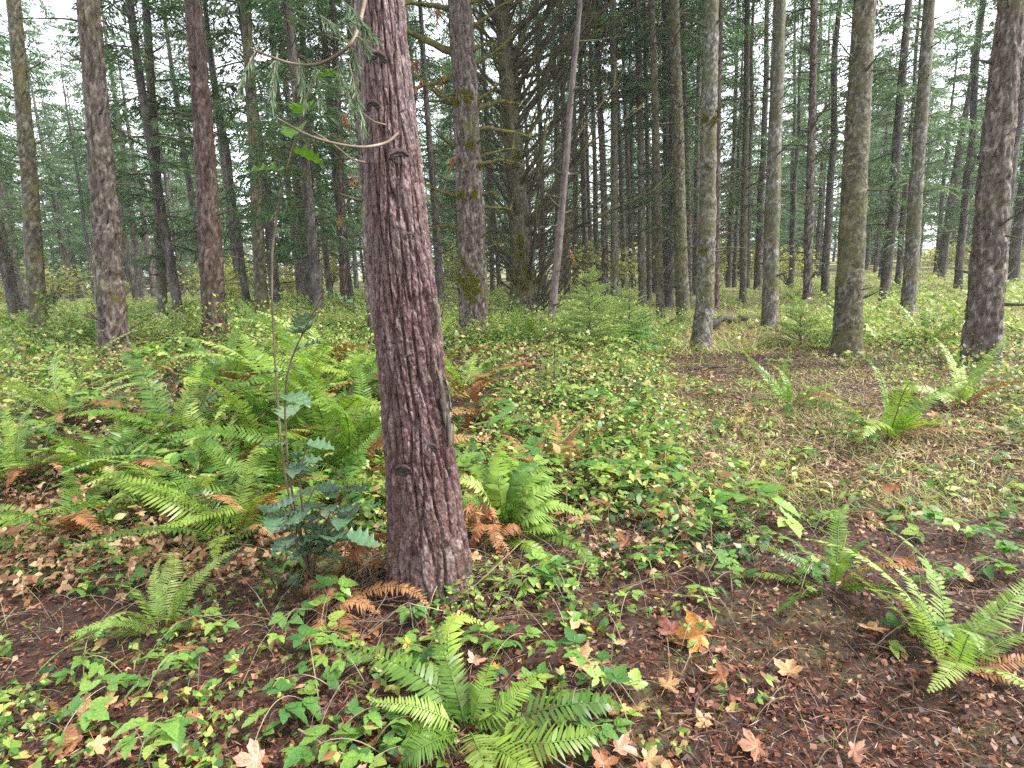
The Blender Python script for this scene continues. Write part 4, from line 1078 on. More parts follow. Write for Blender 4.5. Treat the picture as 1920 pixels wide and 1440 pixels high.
# ------------------------------------------------------------------ compound leaves and bramble plants
def weld(V, F):
    key = np.round(V, 5); u, inv = np.unique(key, axis=0, return_inverse=True)
    return u, inv.reshape(-1)[F]
def leaflet(wd=0.34, fold=0.25, curl=0.2, tooth=0.12, n=11):
    s = np.linspace(0, 1, n)
    w = wd * np.sin(PI * s ** 0.8) ** 0.8 * (1 - 0.25 * s)
    w = w * (1 + tooth * np.where(np.arange(n) % 2 == 0, 1, -1)); w[0] = 0; w[-1] = 0
    return strip(w, fold, curl)
def rotz(V, a):
    c, s_ = math.cos(a), math.sin(a); return V @ np.array([[c, s_, 0], [-s_, c, 0], [0, 0, 1]])
def trifoliate(seed, stalk=0.5):
    g = np.random.default_rng(seed); Vs, Fs, n = [], [], 0
    for a, sc in ((0, 1.0), (1.15, .78), (-1.15, .78)):
        V, F = leaflet(0.33 + g.normal(0, .03), 0.22 + g.normal(0, .08), 0.22 + g.normal(0, .12))
        V = rotz(V * sc * (1 + g.normal(0, .08)), a + g.normal(0, .12)) + np.array([stalk, 0, 0])
        Vs.append(V); Fs.append(F + n); n += len(V)
    z = np.array([[0, .012, -.12], [stalk, 0, 0], [0, -.012, -.12]]); Vs.append(z)
    V = np.concatenate(Vs); F = np.concatenate(Fs)
    V2, F2 = weld(V, F)
    mb = MB().add(V2, F2); tri = weld(V, np.array([[n, n + 1, n + 2]]))[1]
    mb.f.append(tri.astype(np.int64))
    return mb.mesh('leaf', M['herb'])
TRI = [trifoliate(1500 + k) for k in range(5)]

def bramble(label, loc, size, nl, seed, group=None, lean=None, mat_i=None):
    g = random.Random(seed); r = empty('bramble_plant', loc); tag(r, label, 'plant', group)
    az = lean if lean is not None else g.uniform(0, 2 * PI)
    L_ = size * g.uniform(1.6, 2.6)
    tip = np.array([math.cos(az) * L_, math.sin(az) * L_, size * g.uniform(0.3, 0.9)])
    mid = tip * 0.5 + np.array([0, 0, size * g.uniform(0.4, 0.9)])
    pts = bez((0, 0, -0.01), mid, tip, 10)
    MB().add(*tube(pts, np.linspace(0.0025, 0.0012, 10), 4)).build('stem', M['vine'], r)
    for k in range(nl):
        t = (k + 1) / nl; i = t * 9; p = np.array([np.interp(i, range(10), pts[:, q]) for q in range(3)])
        a = az + (1 if k % 2 else -1) * g.uniform(0.5, 1.5) * (1 if k < nl - 1 else 0.2)
        place_branch(g.choice(TRI), r, p, a, size * g.uniform(0.42, 0.66), g.uniform(-.4, .4), 'leaf', g.uniform(-.3, .45))
    return r

HERBS = [  # u, v, size, leaves, label, lean
    (598, 1200, .10, 7, 'bramble sprig climbing at the left above the foreground fern', 1.4), (600, 1330, .10, 6, 'broad-leaved bramble at the lower left of the foreground fern', 2.0),
    (600, 1420, .09, 6, 'bramble in the bottom left corner of the middle view', 0.4), (690, 1290, .08, 5, 'dark bramble sprig left of the foreground fern', 2.6), (690, 1420, .08, 5, 'bramble sprig below the left fern frond', .3),
    (775, 1080, .08, 5, 'bramble sprig leaning on the nearest trunk foot', .2), (800, 1165, .07, 5, 'bramble sprig above the upright fern frond', 1.2), (895, 1130, .09, 6, 'bright bramble sprig right of the nearest trunk foot', .3),
    (960, 1125, .09, 6, 'bright bramble sprig below the right-hand fern', .6), (985, 1100, .08, 5, 'bramble tip reaching towards the path below the right-hand fern', .1), (900, 1030, .07, 5, 'pale bramble sprig against the right side of the trunk', 1.2),
    (1070, 1205, .08, 5, 'bramble sprig with pointed leaves on bare litter', 1.9), (1065, 1140, .08, 5, 'small bramble over dark litter in the middle', 2.2), (965, 1245, .09, 6, 'bramble sprig beside the tan maple leaf', 2.7),
    (1160, 1170, .07, 5, 'bramble with rounded leaves left of the orange leaf', 1.0), (1170, 1215, .06, 4, 'small bramble left of the red leaves', 2.0), (1230, 1110, .08, 6, 'grey-green bramble rising right of the middle', 1.6),
    (1205, 1340, .10, 6, 'yellowing bramble right of the long fern frond', 2.4), (1190, 1390, .08, 6, 'yellow-green bramble beside the pink-brown leaf', 2.0), (1070, 1432, .07, 5, 'dark bramble at the bottom edge below the fern', .5),
    (905, 1280, .08, 6, 'bramble tangled in the foreground fern', .8), (1275, 1225, .06, 5, 'small bramble under the orange leaf', .8), (1340, 1170, .07, 5, 'bramble at the right edge behind the orange leaf', 1.6),
    (1320, 1120, .07, 5, 'bramble beside the pale fallen leaf on the right', .4), (1180, 1060, .09, 6, 'bright bramble beside the brown maple leaf', .3), (1250, 1040, .09, 7, 'dense bramble left of the rosy leaf', .5),
    (1195, 1000, .09, 6, 'bramble above the brown maple leaf', .7), (1300, 960, .09, 6, 'bramble on the right near the path edge', 1.0), (1215, 910, .10, 6, 'round-leaved bramble right of the spreading fern', .5),
    (930, 780, .14, 7, 'bright bramble with broad leaves behind the nearest trunk', 1.0), (915, 835, .12, 7, 'bramble beside the small fern behind the nearest trunk', .3),
]
for k, (u, v, sz, nl, lab, ln) in enumerate(HERBS):
    bramble(lab, at_h(u, v), sz * 1.3, nl, 1600 + k, None, ln)
gh = random.Random(5)
nb_ = 0
while nb_ < 92:
    y = 1.15 * (5.0 / 1.15) ** gh.random(); x = gh.uniform(-1.0, 1.0) * (y * 0.9 + 0.15)
    bare = x > 0.12 and y < 2.3
    if math.hypot(x + 0.4, y - 2.7) < 0.33 or (bare and gh.random() < 0.8): continue
    nb_ += 1
    side = 'left' if x < -0.4 else ('right' if x > 0.6 else 'middle')
    bramble('low green bramble sprig in the %s foreground undergrowth' % side, gpt(x, y), gh.uniform(.08, .14), gh.randint(5, 8), 1700 + nb_, 'bramble sprigs in the %s foreground' % side)

nb_ = 0
while nb_ < 90:
    y = 3.4 * (9.5 / 3.4) ** gh.random(); x = gh.uniform(-1.0, 0.0) * y * 0.95 + (0.42 + 0.2 * y) * gh.random() * 1.6
    if x > 0.5 + 0.2 * y or math.hypot(x + 0.4, y - 2.7) < 0.5: continue
    nb_ += 1
    side = 'left of the nearest trunk' if x < -0.17 * y else 'between the nearest trunk and the path'
    bramble('tall arching bramble spray on the bank ' + side, gpt(x, y), gh.uniform(.15, .26), gh.randint(8, 12), 2500 + nb_, 'tall bramble sprays on the bank ' + side)

# ------------------------------------------------------------------ uncountable cover: leaves, litter, grass
def _tri_lo():
    q = np.array([[0, 0, 0], [0.30, 0.20, 0.05], [0.62, 0, -0.03], [0.30, -0.20, 0.05]])
    Vs = [rotz(q * sc, a) for a, sc in ((0.0, 1.5), (1.25, 1.1), (-1.25, 1.1))]
    V = np.concatenate(Vs); return V, np.arange(12).reshape(3, 4)
LEAF_LO = _tri_lo()
def path_dist(x, y):
    return x - (0.42 + 0.20 * y)         # > 0 on the path side
CLEAR = [(*at_h(u, v)[:2], r) for u, v, r in [(950, 1010, .38), (985, 960, .35), (872, 1368, .2), (640, 1075, .22), (1048, 888, .22), (700, 1150, .25), (872, 752, .3), (640, 900, .22), (860, 815, .25)]]
SPRIG = strip([0.02, 0.20, 0.24, 0.12, 0.0], curl=0.15, mid=False)
ROUND = strip([0.10, 0.42, 0.46, 0.30, 0.02], curl=0.12, mid=False)
def cover(name, label, y0, y1, ncl, per, size, hmax, seed, mat, lo=0.03, leaf=None, patch=None, spread=1.0):
    """patch = (scale, lo, hi): only where a noise field is high, so that each kind grows in drifts"""
    g = np.random.default_rng(seed)
    y = y0 * (y1 / y0) ** g.random(ncl * 5); x = g.uniform(-1, 1, ncl * 5) * (y * 0.95 + 0.4)
    pd = path_dist(x, y)
    p = np.where(pd > 0, 0.16 * np.exp(-pd / 0.8) + 0.05 + 0.5 * np.clip((pd - 2.2) / 1.0, 0, 1), 1.0)
    p = p * (1 - 0.88 * np.clip((x + 0.25) / 0.35, 0, 1) * np.clip((3.0 - y) / 1.2, 0, 1))
    if patch:
        p = p * np.clip((fbm(x * patch[0] + seed * 3.7, y * patch[0] * 0.8 + seed, 3, seed) - patch[1]) / (patch[2] - patch[1]), 0, 1)
    else:
        p = p * (0.25 + 1.3 * np.clip(fbm(x * 1.1 + 50, y * 1.1 + 50, 3, seed) * 2.2 - 0.6, 0, 1))
    p = np.where(np.hypot(x + 0.4, y - 2.68) < 0.30, 0, p)
    for ex, ey, er in CLEAR:
        p = p * np.clip((np.hypot(x - ex, y - ey) - er * 0.7) / (er * 0.6), 0.06, 1)
    keep = np.nonzero(g.random(len(x)) < p)[0][:ncl]; x, y = x[keep], y[keep]; n = len(x)
    hh = hmax * (0.25 + 0.9 * g.random(n) ** 1.5) * np.where((path_dist(x, y) > 0) & (path_dist(x, y) < 2.6), 0.25, 1.0) * (0.5 + fbm(x * 0.7, y * 0.7 + 20, 2, seed + 2))
    cid = np.repeat(np.arange(n), per); m = len(cid)
    rad = (0.07 + 0.30 * hh[cid]) * 1.2 * spread
    a = g.random(m) * 2 * PI; q = np.sqrt(g.random(m))
    px = x[cid] + np.cos(a) * q * rad; py = y[cid] + np.sin(a) * q * rad
    pz = ground(px, py) + lo * g.random(m) + hh[cid] * (1 - 0.6 * q * q) * g.random(m) ** 0.6
    D = np.stack([np.cos(a), np.sin(a), g.normal(-0.1, 0.35, m)], -1) + g.normal(0, .5, (m, 3)) * np.array([1, 1, .4])
    N = np.array([0, -0.25, 1.0]) + g.normal(0, 0.5, (m, 3))
    sz = size * (0.45 + 1.0 * g.random(m)) * (0.75 + 0.5 * g.random(n))[cid]
    W, F = inst(leaf or LEAF_LO, scaleM(frames(D, N), np.stack([sz, sz * (0.8 + 0.4 * g.random(m)), sz], -1)), np.stack([px, py, pz], -1))
    return tag(MB().add(W, F).build(name, mat, smooth=True), label, 'ground cover', kind='stuff')
cover('ground_cover', 'low leafy ground cover over the near litter', 1.1, 4.2, 240, 9, 0.034, 0.10, 1, M['cover'])
cover('ground_cover', 'tangled bright green bramble leaves on the middle slope', 2.7, 10.0, 1000, 14, 0.038, 0.46, 2, M['cover'], patch=(0.9, 0.36, 0.50))
cover('ground_cover', 'small pale yellow-green leaves in drifts on the middle slope', 4.2, 12.0, 800, 22, 0.026, 0.36, 5, M['cover_pale'], leaf=ROUND, patch=(0.8, 0.40, 0.52))
cover('ground_cover', 'narrow-leaved tall green herbs between the brambles', 3.0, 12.0, 900, 20, 0.052, 0.55, 6, M['cover'], leaf=SPRIG, patch=(0.7, 0.42, 0.54))
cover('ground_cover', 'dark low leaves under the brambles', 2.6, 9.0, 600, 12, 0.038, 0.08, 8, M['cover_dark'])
cover('ground_cover', 'straw coloured and brown withered leaves among the middle brambles', 2.6, 10.0, 1000, 12, 0.040, 0.24, 7, M['withered'])
cover('ground_cover', 'pale green and yellow leafy ground cover between the far trunks', 9.0, 32.0, 2800, 20, 0.075, 0.60, 3, M['cover_pale'])
cover('ground_cover', 'yellow autumn leaves scattered through the middle undergrowth', 4.0, 26.0, 600, 8, 0.06, 0.55, 4, M['yellow'])

def litter(name, label, n, y0, y1, ln, wd, mat, seed, pathonly=False, up=0.25, lift=0.02):
    g = np.random.default_rng(seed)
    y = y0 * (y1 / y0) ** g.random(n); x = g.uniform(-1, 1, n) * (y * 0.95 + 1.0)
    if pathonly:
        k = (path_dist(x, y) > -0.2 - 0.5 * g.random(n)) & (path_dist(x, y) < 3.2); x, y = x[k], y[k]; n = len(x)
    a = g.random(n) * 2 * PI
    D = np.stack([np.cos(a), np.sin(a), g.normal(0, up, n)], -1); N = np.array([0, 0, 1.0]) + g.normal(0, 0.5, (n, 3))
    s = np.stack([ln[0] + (ln[1] - ln[0]) * g.random(n) ** 2, wd * (0.6 + 0.8 * g.random(n)), np.full(n, 0.03)], -1)
    W, F = inst(SLIVER, scaleM(frames(D, N), s), np.stack([x, y, ground(x, y) + 0.004 + lift * g.random(n)], -1))
    return tag(MB().add(W, F).build(name, mat, smooth=False), label, 'litter', kind='stuff')
litter('needle_litter', 'reddish brown fallen needles and bark bits on the forest floor', 90000, 0.8, 6.0, (0.015, 0.07), 0.0034, M['litter'], 10)
litter('leaf_litter', 'crumbled brown leaf litter on the forest floor', 34000, 0.8, 12.0, (0.012, 0.05), 0.018, M['litter'], 11)
def grass(name, label, n, y0, y1, h, wd, seed, fpath):
    g = np.random.default_rng(seed)
    y = y0 * (y1 / y0) ** g.random(n * 4); x = g.uniform(-1, 1, n * 4) * (y * 0.95 + 0.4)
    pd = path_dist(x, y); p = np.where(pd > -0.3, 1.0, fpath) * (0.15 + np.clip(fbm(x * 1.3, y * 1.3, 3, seed) * 2.5 - 0.75, 0, 1))
    k = np.nonzero(g.random(n * 4) < p)[0][:n]; x, y = x[k], y[k]; n = len(x)
    a = g.random(n) * 2 * PI
    D = np.stack([np.cos(a) * 0.8, np.sin(a) * 0.8, 0.35 + g.random(n) * 0.9], -1)
    hh = h * (0.4 + 0.9 * g.random(n))
    W, F = inst(strip([0.5, 0.45, 0.3, 0.03], curl=0.35, mid=False), scaleM(frames(D, g.normal(0, .4, (n, 3)) + np.array([0, 0, 1])), np.stack([hh, np.full(n, wd), hh], -1)), np.stack([x, y, ground(x, y)], -1))
    return tag(MB().add(W, F).build(name, M['grass']), label, 'grass', kind='stuff')
grass('grass', 'short yellowish grass along the path and between trunks', 22000, 3.0, 14.0, 0.12, 0.006, 20, 0.25)
litter('path_litter', 'straw coloured needle litter strewn over the path', 130000, 3.5, 16.0, (0.03, 0.13), 0.009, M['straw'], 12, True)
grass('grass', 'dry pale grass between the far trunks', 26000, 9.0, 40.0, 0.28, 0.016, 21, 0.5)
grass('grass', 'sparse grass tufts on the near litter', 900, 1.2, 4.0, 0.07, 0.003, 22, 0.5)

def stalks(name, label, n, y0, y1, lmin, lmax, r, seed, mat):
    g = np.random.default_rng(seed); mb = MB()
    for _ in range(n):
        y = y0 * (y1 / y0) ** g.random(); x = g.uniform(-1, 1) * (y * 0.95 + 0.3)
        l = g.uniform(lmin, lmax); a = g.random() * 2 * PI; d = np.array([math.cos(a), math.sin(a), 0]) * l
        h = l * g.uniform(0.0, 0.4); p0 = gpt(x, y, 0.005); p2 = gpt(x + d[0], y + d[1], h * g.uniform(0, 1.2)); pm = (p0 + p2) / 2 + np.array([g.normal(0, .04) * l, g.normal(0, .04) * l, h * 0.8])
        mb.add(*tube(bez(p0, pm, p2, 6), np.linspace(r, r * 0.5, 6) * g.uniform(.6, 1.3), 3))
    return tag(mb.build(name, mat), label, 'twigs', kind='stuff')
stalks('fallen_twigs', 'countless thin dry twigs lying in the litter', 1100, 1.0, 7.0, 0.06, 0.25, 0.0022, 31, M['twig'])
stalks('bramble_stems', 'thin arching bramble stems woven through the undergrowth', 900, 2.2, 10.0, 0.15, 0.6, 0.0016, 32, M['vine'])

def tangle(label, u, v, rad, n, seed):
    g = np.random.default_rng(seed); c = at_h(u, v); mb = MB()
    for _ in range(n):
        x, y = c[0] + g.normal(0, rad), c[1] + g.normal(0, rad); l = g.uniform(.06, .32); a = g.random() * 2 * PI
        p0 = gpt(x, y, 0.004 + 0.03 * g.random()); p2 = gpt(x + math.cos(a) * l, y + math.sin(a) * l, g.random() ** 2 * 0.14); pm = (p0 + p2) / 2 + g.normal(0, .015, 3)
        mb.add(*tube(bez(p0, pm, p2, 5), np.linspace(.0022, .001, 5) * g.uniform(.6, 1.5), 3))
    return tag(mb.build('twig_tangle', M['twig']), label, 'twigs', kind='stuff')
tangle('tangle of dry twigs left of the nearest trunk foot', 690, 1130, .22, 170, 1)
tangle('dry twigs under the spreading fern right of the nearest trunk', 960, 1060, .22, 170, 2)
tangle('dry stems round the upright rusty fern', 1060, 880, .35, 160, 3)
tangle('twigs strewn right of the spreading fern', 1170, 960, .35, 150, 4)

# ------------------------------------------------------------------ fallen maple leaves and sticks
def maple_mesh(seed):
    g = np.random.default_rng(seed)
    tips = np.array([0, 1.05, -1.05, 2.05, -2.05]); L_ = np.array([1, .92, .92, .55, .55]) * (1 + g.normal(0, .06, 5))
    pts = []
    order = [4, 2, 0, 1, 3]
    for q, k in enumerate(order):
        a, l = tips[k], L_[k]
        pts += [(a - 0.40, l * 0.60), (a - 0.30, l * 0.78), (a - 0.16, l * 0.80), (a, l), (a + 0.16, l * 0.80), (a + 0.30, l * 0.78), (a + 0.40, l * 0.60)]
        if q < 4:
            b = tips[order[q + 1]]; pts.append(((a + b) / 2, 0.40 + 0.06 * g.random()))
    pts.append((PI - 0.15, 0.16)); pts.insert(0, (-PI + 0.15, 0.16))
    A = np.array([p[0] for p in pts]); R = np.array([p[1] for p in pts]); n = len(A)
    rings = [0.0, 0.35, 0.7, 1.0]; V = [[0, 0, 0]]
    cu = g.uniform(0.1, 0.45); ph = g.random() * 6
    for f in rings[1:]:
        x = np.cos(A) * R * f; y = np.sin(A) * R * f
        z = cu * (f * R) ** 2 * (0.5 + np.sin(A * 2 + ph)) + 0.10 * np.sin(A * 5 + ph) * f * R
        V += list(np.stack([x, y, z], -1))
    V = np.array(V); i = np.arange(n - 1)
    F3 = np.stack([0 * i, 1 + i, 2 + i], -1); F4 = []
    for k in range(2):
        o = 1 + k * n; F4.append(np.stack([o + i, o + n + i, o + n + i + 1, o + i + 1], -1))
    return V, F3, np.concatenate(F4)
MAPLE = [maple_mesh(1800 + k) for k in range(4)]
MSH = {}
def fallen_leaf(label, p, size, mat, rz, tilt, k, group=None):
    if (k, mat) not in MSH:
        V, F3, F4 = MAPLE[k]; me = MB().add(V, F3, F4).mesh('blade', M[mat])
        st = bez((-0.1, 0, 0.0), (-0.5, 0.05, 0.05), (-0.9, 0.1, 0.02), 6)
        MSH[(k, mat)] = (me, MB().add(*tube(st, 0.014, 4)).mesh('stalk', M[mat]))
    r = empty('fallen_leaf', p); tag(r, label, 'leaf', group)
    mw = Matrix.Rotation(tilt[0], 4, 'X') @ Matrix.Rotation(tilt[1], 4, 'Y') @ Matrix.Rotation(rz, 4, 'Z') @ Matrix.Diagonal((size, size, size, 1))
    link('blade', MSH[(k, mat)][0], r, mw); link('stalk', MSH[(k, mat)][1], r, mw)
for k, (u, v, h, w, mt, lab) in enumerate([
    (1088, 1245, .03, 42, 'leaf_tan', 'tan and yellow maple leaf lying flat beside the foreground fern'), (1312, 1188, .05, 50, 'leaf_orange', 'bright orange maple leaf with a raised edge, on red leaves at the right'),
    (1265, 1185, .02, 44, 'leaf_red', 'dark red maple leaf left of the orange leaf'), (1282, 1205, .015, 40, 'leaf_brown', 'reddish brown maple leaf below the orange leaf'), (1335, 1175, .015, 34, 'leaf_red', 'dark red leaf right of the orange leaf'),
    (1172, 1016, .05, 26, 'leaf_brown', 'brown maple leaf standing among the brambles'), (1094, 968, .10, 30, 'leaf_pink', 'pinkish tan maple leaf caught under the spreading fern'), (1160, 1402, .04, 40, 'leaf_pink', 'pinkish brown maple leaf curled at the bottom right'),
    (1214, 1424, .03, 38, 'leaf_tan', 'holed tan maple leaf at the bottom edge'), (1130, 1432, .03, 36, 'leaf_brown', 'brown maple leaf half hidden at the bottom edge'), (1170, 1203, .03, 20, 'leaf_tan', 'small crumpled tan leaf on bare litter'),
    (1292, 1042, .04, 24, 'leaf_pink', 'rosy torn leaf among the right-hand brambles'), (1295, 1110, .03, 20, 'leaf_tan', 'pale tan leaf beside the stick on the right'), (1200, 962, .04, 22, 'leaf_brown', 'brown leaf with lifted edge right of the spreading fern'),
    (1342, 852, .04, 20, 'leaf_pink', 'pale pink leaf at the path edge'), (1160, 862, .05, 16, 'leaf_brown', 'small brown leaf among the middle brambles'), (1165, 792, .12, 9, 'leaf_red', 'small crimson leaf in the middle undergrowth'),
    (890, 1240, .04, 26, 'leaf_pink', 'pinkish leaf behind the upright fern frond'), (925, 1250, .05, 16, 'leaf_orange', 'small orange leaf tip beside the foreground fern'), (765, 1205, .10, 16, 'leaf_yellow', 'yellow leaf hanging left of the upright frond'),
    (1165, 1325, .06, 18, 'leaf_yellow', 'yellow leaf at the tip of the long fern frond'), (900, 1000, .08, 22, 'leaf_tan', 'tan withered leaf against the right side of the trunk'), (935, 1010, .08, 22, 'leaf_tan', 'withered hanging leaf under the spreading fern'),
    (700, 1180, .03, 22, 'leaf_brown', 'dull brown leaf in the shade left of the upright frond'), (690, 1050, .10, 20, 'leaf_tan', 'pale tan scrap on the dead fern'), (1000, 712, .2, 14, 'leaf_tan', 'pale tan leaf on top of the middle undergrowth'),
    (1640, 1180, .03, 36, 'leaf_tan', 'tan maple leaf in the right foreground'), (1480, 1260, .03, 38, 'leaf_tan', 'tan maple leaf on the litter right of the orange leaf'), (430, 1250, .03, 36, 'leaf_brown', 'brown maple leaf in the left foreground'),
    (200, 1320, .03, 38, 'leaf_tan', 'tan maple leaf in the lower left corner'), (1420, 1400, .03, 40, 'leaf_brown', 'brown maple leaf at the bottom right')]):
    p = at_h(u, v, h); s = w * depth_of(p) / F_PX
    fallen_leaf(lab, p, s, mt, rnd.uniform(0, 6.28), (rnd.uniform(-.25, .35) + (0.6 if 'edge' in lab or 'standing' in lab or 'hanging' in lab else 0), rnd.uniform(-.3, .3)), k % 4)
gl = random.Random(9)
for k in range(110):
    y = 1.2 * (9 / 1.2) ** gl.random(); x = gl.uniform(-.98, .98) * (y * .9 + .2)
    mt = gl.choice(['leaf_tan', 'leaf_brown', 'leaf_brown', 'leaf_pink', 'leaf_tan'])
    cn = dict(leaf_tan='tan', leaf_brown='brown', leaf_pink='pinkish', leaf_yellow='yellow')[mt]
    fallen_leaf('%s fallen leaf scattered on the undergrowth and litter' % cn, gpt(x, y, gl.uniform(.01, .06 if y < 3 else .22)), gl.uniform(.035, .085), mt, gl.uniform(0, 6.28), (gl.uniform(-.6, .6), gl.uniform(-.6, .6)), k % 4, 'scattered %s fallen leaves' % cn)

def stick(label, pts, r0, r1, mat='twig', name='fallen_stick', cat='stick', fork=0, group=None, lab=True):
    P = np.array([at_h(*p) for p in pts]); b = P[0].copy()
    s = np.linspace(0, 1, len(P)); t = np.linspace(0, 1, 14); c = np.stack([np.interp(t, s, P[:, q]) for q in range(3)], -1) - b
    c[1:-1] += np.random.default_rng(len(label)).normal(0, 0.3 * r0, (12, 3))
    o = MB().add(*tube(c, np.linspace(r0, r1, 14), 6)).build(name, M[mat]); o.location = b
    return tag(o, label, cat, group)
stick('dark broken dead branch leaning beside the narrow mossy trunk', [(1226, 630, .02), (1240, 615, .18), (1262, 600, .35)], .05, .02, 'bark_dark')
stick('black straight stick lying on the path at the right edge', [(1292, 692, .02), (1320, 690, .02), (1362, 688, .03)], .02, .012, 'bark_dark')
stick('dark log end lying behind the pale trunk', [(1330, 610, .1), (1350, 600, .12), (1400, 598, .1)], .09, .07, 'bark_dark', 'fallen_log', 'log')
stick('pale bent twig curving over bare litter in the middle', [(1152, 1148, .01), (1150, 1125, .03), (1170, 1105, .04), (1215, 1088, .03)], .005, .002)
stick('thin dark twig crossing the litter below the tan leaf', [(1005, 1315, .01), (1060, 1305, .02), (1130, 1285, .02)], .004, .002)
stick('long thin reddish twig lying flat below the orange leaf', [(1205, 1270, .01), (1270, 1273, .012), (1345, 1279, .01)], .003, .002)
stick('reddish straight twig in the bare litter', [(1215, 1336, .01), (1275, 1338, .012), (1340, 1338, .01)], .003, .002)
stick('dark curved twig right of the yellowing bramble', [(1300, 1340, .01), (1310, 1305, .03), (1346, 1270, .03)], .006, .003, 'bark_dark')
stick('brown stick lying right of the spreading fern', [(1130, 910, .02), (1165, 916, .02), (1205, 920, .03)], .008, .005)
stick('greenish twig end beside the pale leaf on the right', [(1270, 1117, .01), (1310, 1118, .03), (1350, 1122, .02)], .006, .004, 'vine')
stick('pale cane arching in front of the nearest trunk foot', [(690, 1190, .03), (760, 1130, .14), (830, 1145, .10)], .003, .002, 'vine', 'bramble_cane', 'cane')
stick('long cane leaning from the trunk foot up to the right', [(830, 1140, .02), (900, 1090, .12), (985, 1010, .25)], .003, .0018, 'vine', 'bramble_cane', 'cane')
stick('long pale cane arching over the middle undergrowth', [(1040, 900, .02), (1085, 865, .15), (1180, 835, .18)], .003, .002, 'vine', 'bramble_cane', 'cane')
stick('straw-coloured cane slanting through the rusty fern', [(1000, 865, .02), (1050, 830, .22), (1100, 785, .3)], .003, .002, 'vine', 'bramble_cane', 'cane')
stick('thick green-white cane in the bottom left corner', [(560, 1368, .04), (620, 1405, .06), (700, 1432, .03)], .004, .003, 'vine', 'bramble_cane', 'cane')
stick('pale straight cane crossing the lowest fern frond', [(960, 1380, .05), (1010, 1405, .08), (1075, 1445, .1)], .003, .002, 'vine', 'bramble_cane', 'cane')

# ------------------------------------------------------------------ young firs
def bough_mesh(seed, mat):
    g = np.random.default_rng(seed); mb = MB()
    s = np.linspace(0, 1, 8); main_ = np.stack([s, 0.03 * np.sin(s * 4), 0.12 * s - 0.20 * s * s], -1)
    lines = [(main_, 80)]
    mb.add(*tube(main_, np.linspace(0.012, 0.004, 8), 4))
    for k in range(12):
        t = 0.15 + 0.8 * k / 12; p = np.array([np.interp(t, s, main_[:, q]) for q in range(3)])
        l = 0.42 * (1 - t) + 0.1; d = norm(np.array([0.75, (1 if k % 2 else -1) * 0.85, -0.05]) + g.normal(0, .08, 3))
        q = p + d * np.linspace(0, 1, 5)[:, None] * l
        mb.add(*tube(q, np.linspace(0.005, 0.002, 5), 3)); lines.append((q, int(16 + 80 * l)))
    nd = MB()
    for pts, n in lines:
        t = g.random(n); ss = np.linspace(0, 1, len(pts)); P = np.stack([np.interp(t, ss, pts[:, q]) for q in range(3)], -1)
        d = norm(pts[-1] - pts[0]); D = d[None] * 0.7 + g.normal(0, .6, (n, 3)) * np.array([1, 1, .6])
        nd.add(*inst(SLIVER, scaleM(frames(D, g.normal(0, 1, (n, 3))), np.stack([np.full(n, .065), np.full(n, .017), np.full(n, .05)], -1)), P))
    return mb.mesh('bough', M['dead_wood']), nd.mesh('needles', mat, smooth=False)
BOUGH = [bough_mesh(1900 + k, M['needle_pale']) for k in range(3)]
def sapling(label, u, vb, vt, Yd, spread, nb, seed):
    g = random.Random(seed); p = at_y(u, vb, Yd); z0 = float(ground(p[0], p[1])); top = at_y(u, vt, Yd); Hh = top[2] - z0
    r = empty('young_fir', (p[0], p[1], z0)); tag(r, label, 'tree')
    s = np.linspace(0, 1, 12)[:, None]; c = np.array([0, 0, -0.05]) * (1 - s) + np.array([top[0] - p[0], 0.0, Hh]) * s
    MB().add(*tube(c, np.linspace(0.02, 0.005, 12), 6)).build('trunk', M['dead_wood'], r)
    for k in range(nb):
        t = 0.06 + 0.9 * (k / nb); q = np.array([np.interp(t, s[:, 0], c[:, j]) for j in range(3)])
        l = spread * (1 - t) ** 0.8 * g.uniform(.7, 1.15) + 0.10
        me, nd = BOUGH[k % 3]
        o = place_branch(me, r, q, k * 2.4 + g.uniform(-.4, .4), l, g.uniform(-.2, .2), 'bough', g.uniform(0.05, 0.5) + 0.35 * t)
        tag(link('needles', nd, o), kind='stuff')
    return r
sapling('pale green young fir with tiered boughs in the centre of the clearing', 1105, 670, 506, 7.9, 0.62, 46, 1)
sapling('lower pale young fir right behind the central young fir', 1180, 668, 545, 8.4, 0.55, 36, 2)
sapling('tiny young fir on a thin stem in the middle undergrowth', 1040, 790, 640, 5.6, 0.16, 14, 3)
sapling('small young fir sprouting left of the central young fir', 1068, 660, 590, 10.4, 0.45, 26, 4)
sapling('young fir on the right side beyond the path', 1500, 680, 560, 9.4, 0.6, 34, 5)

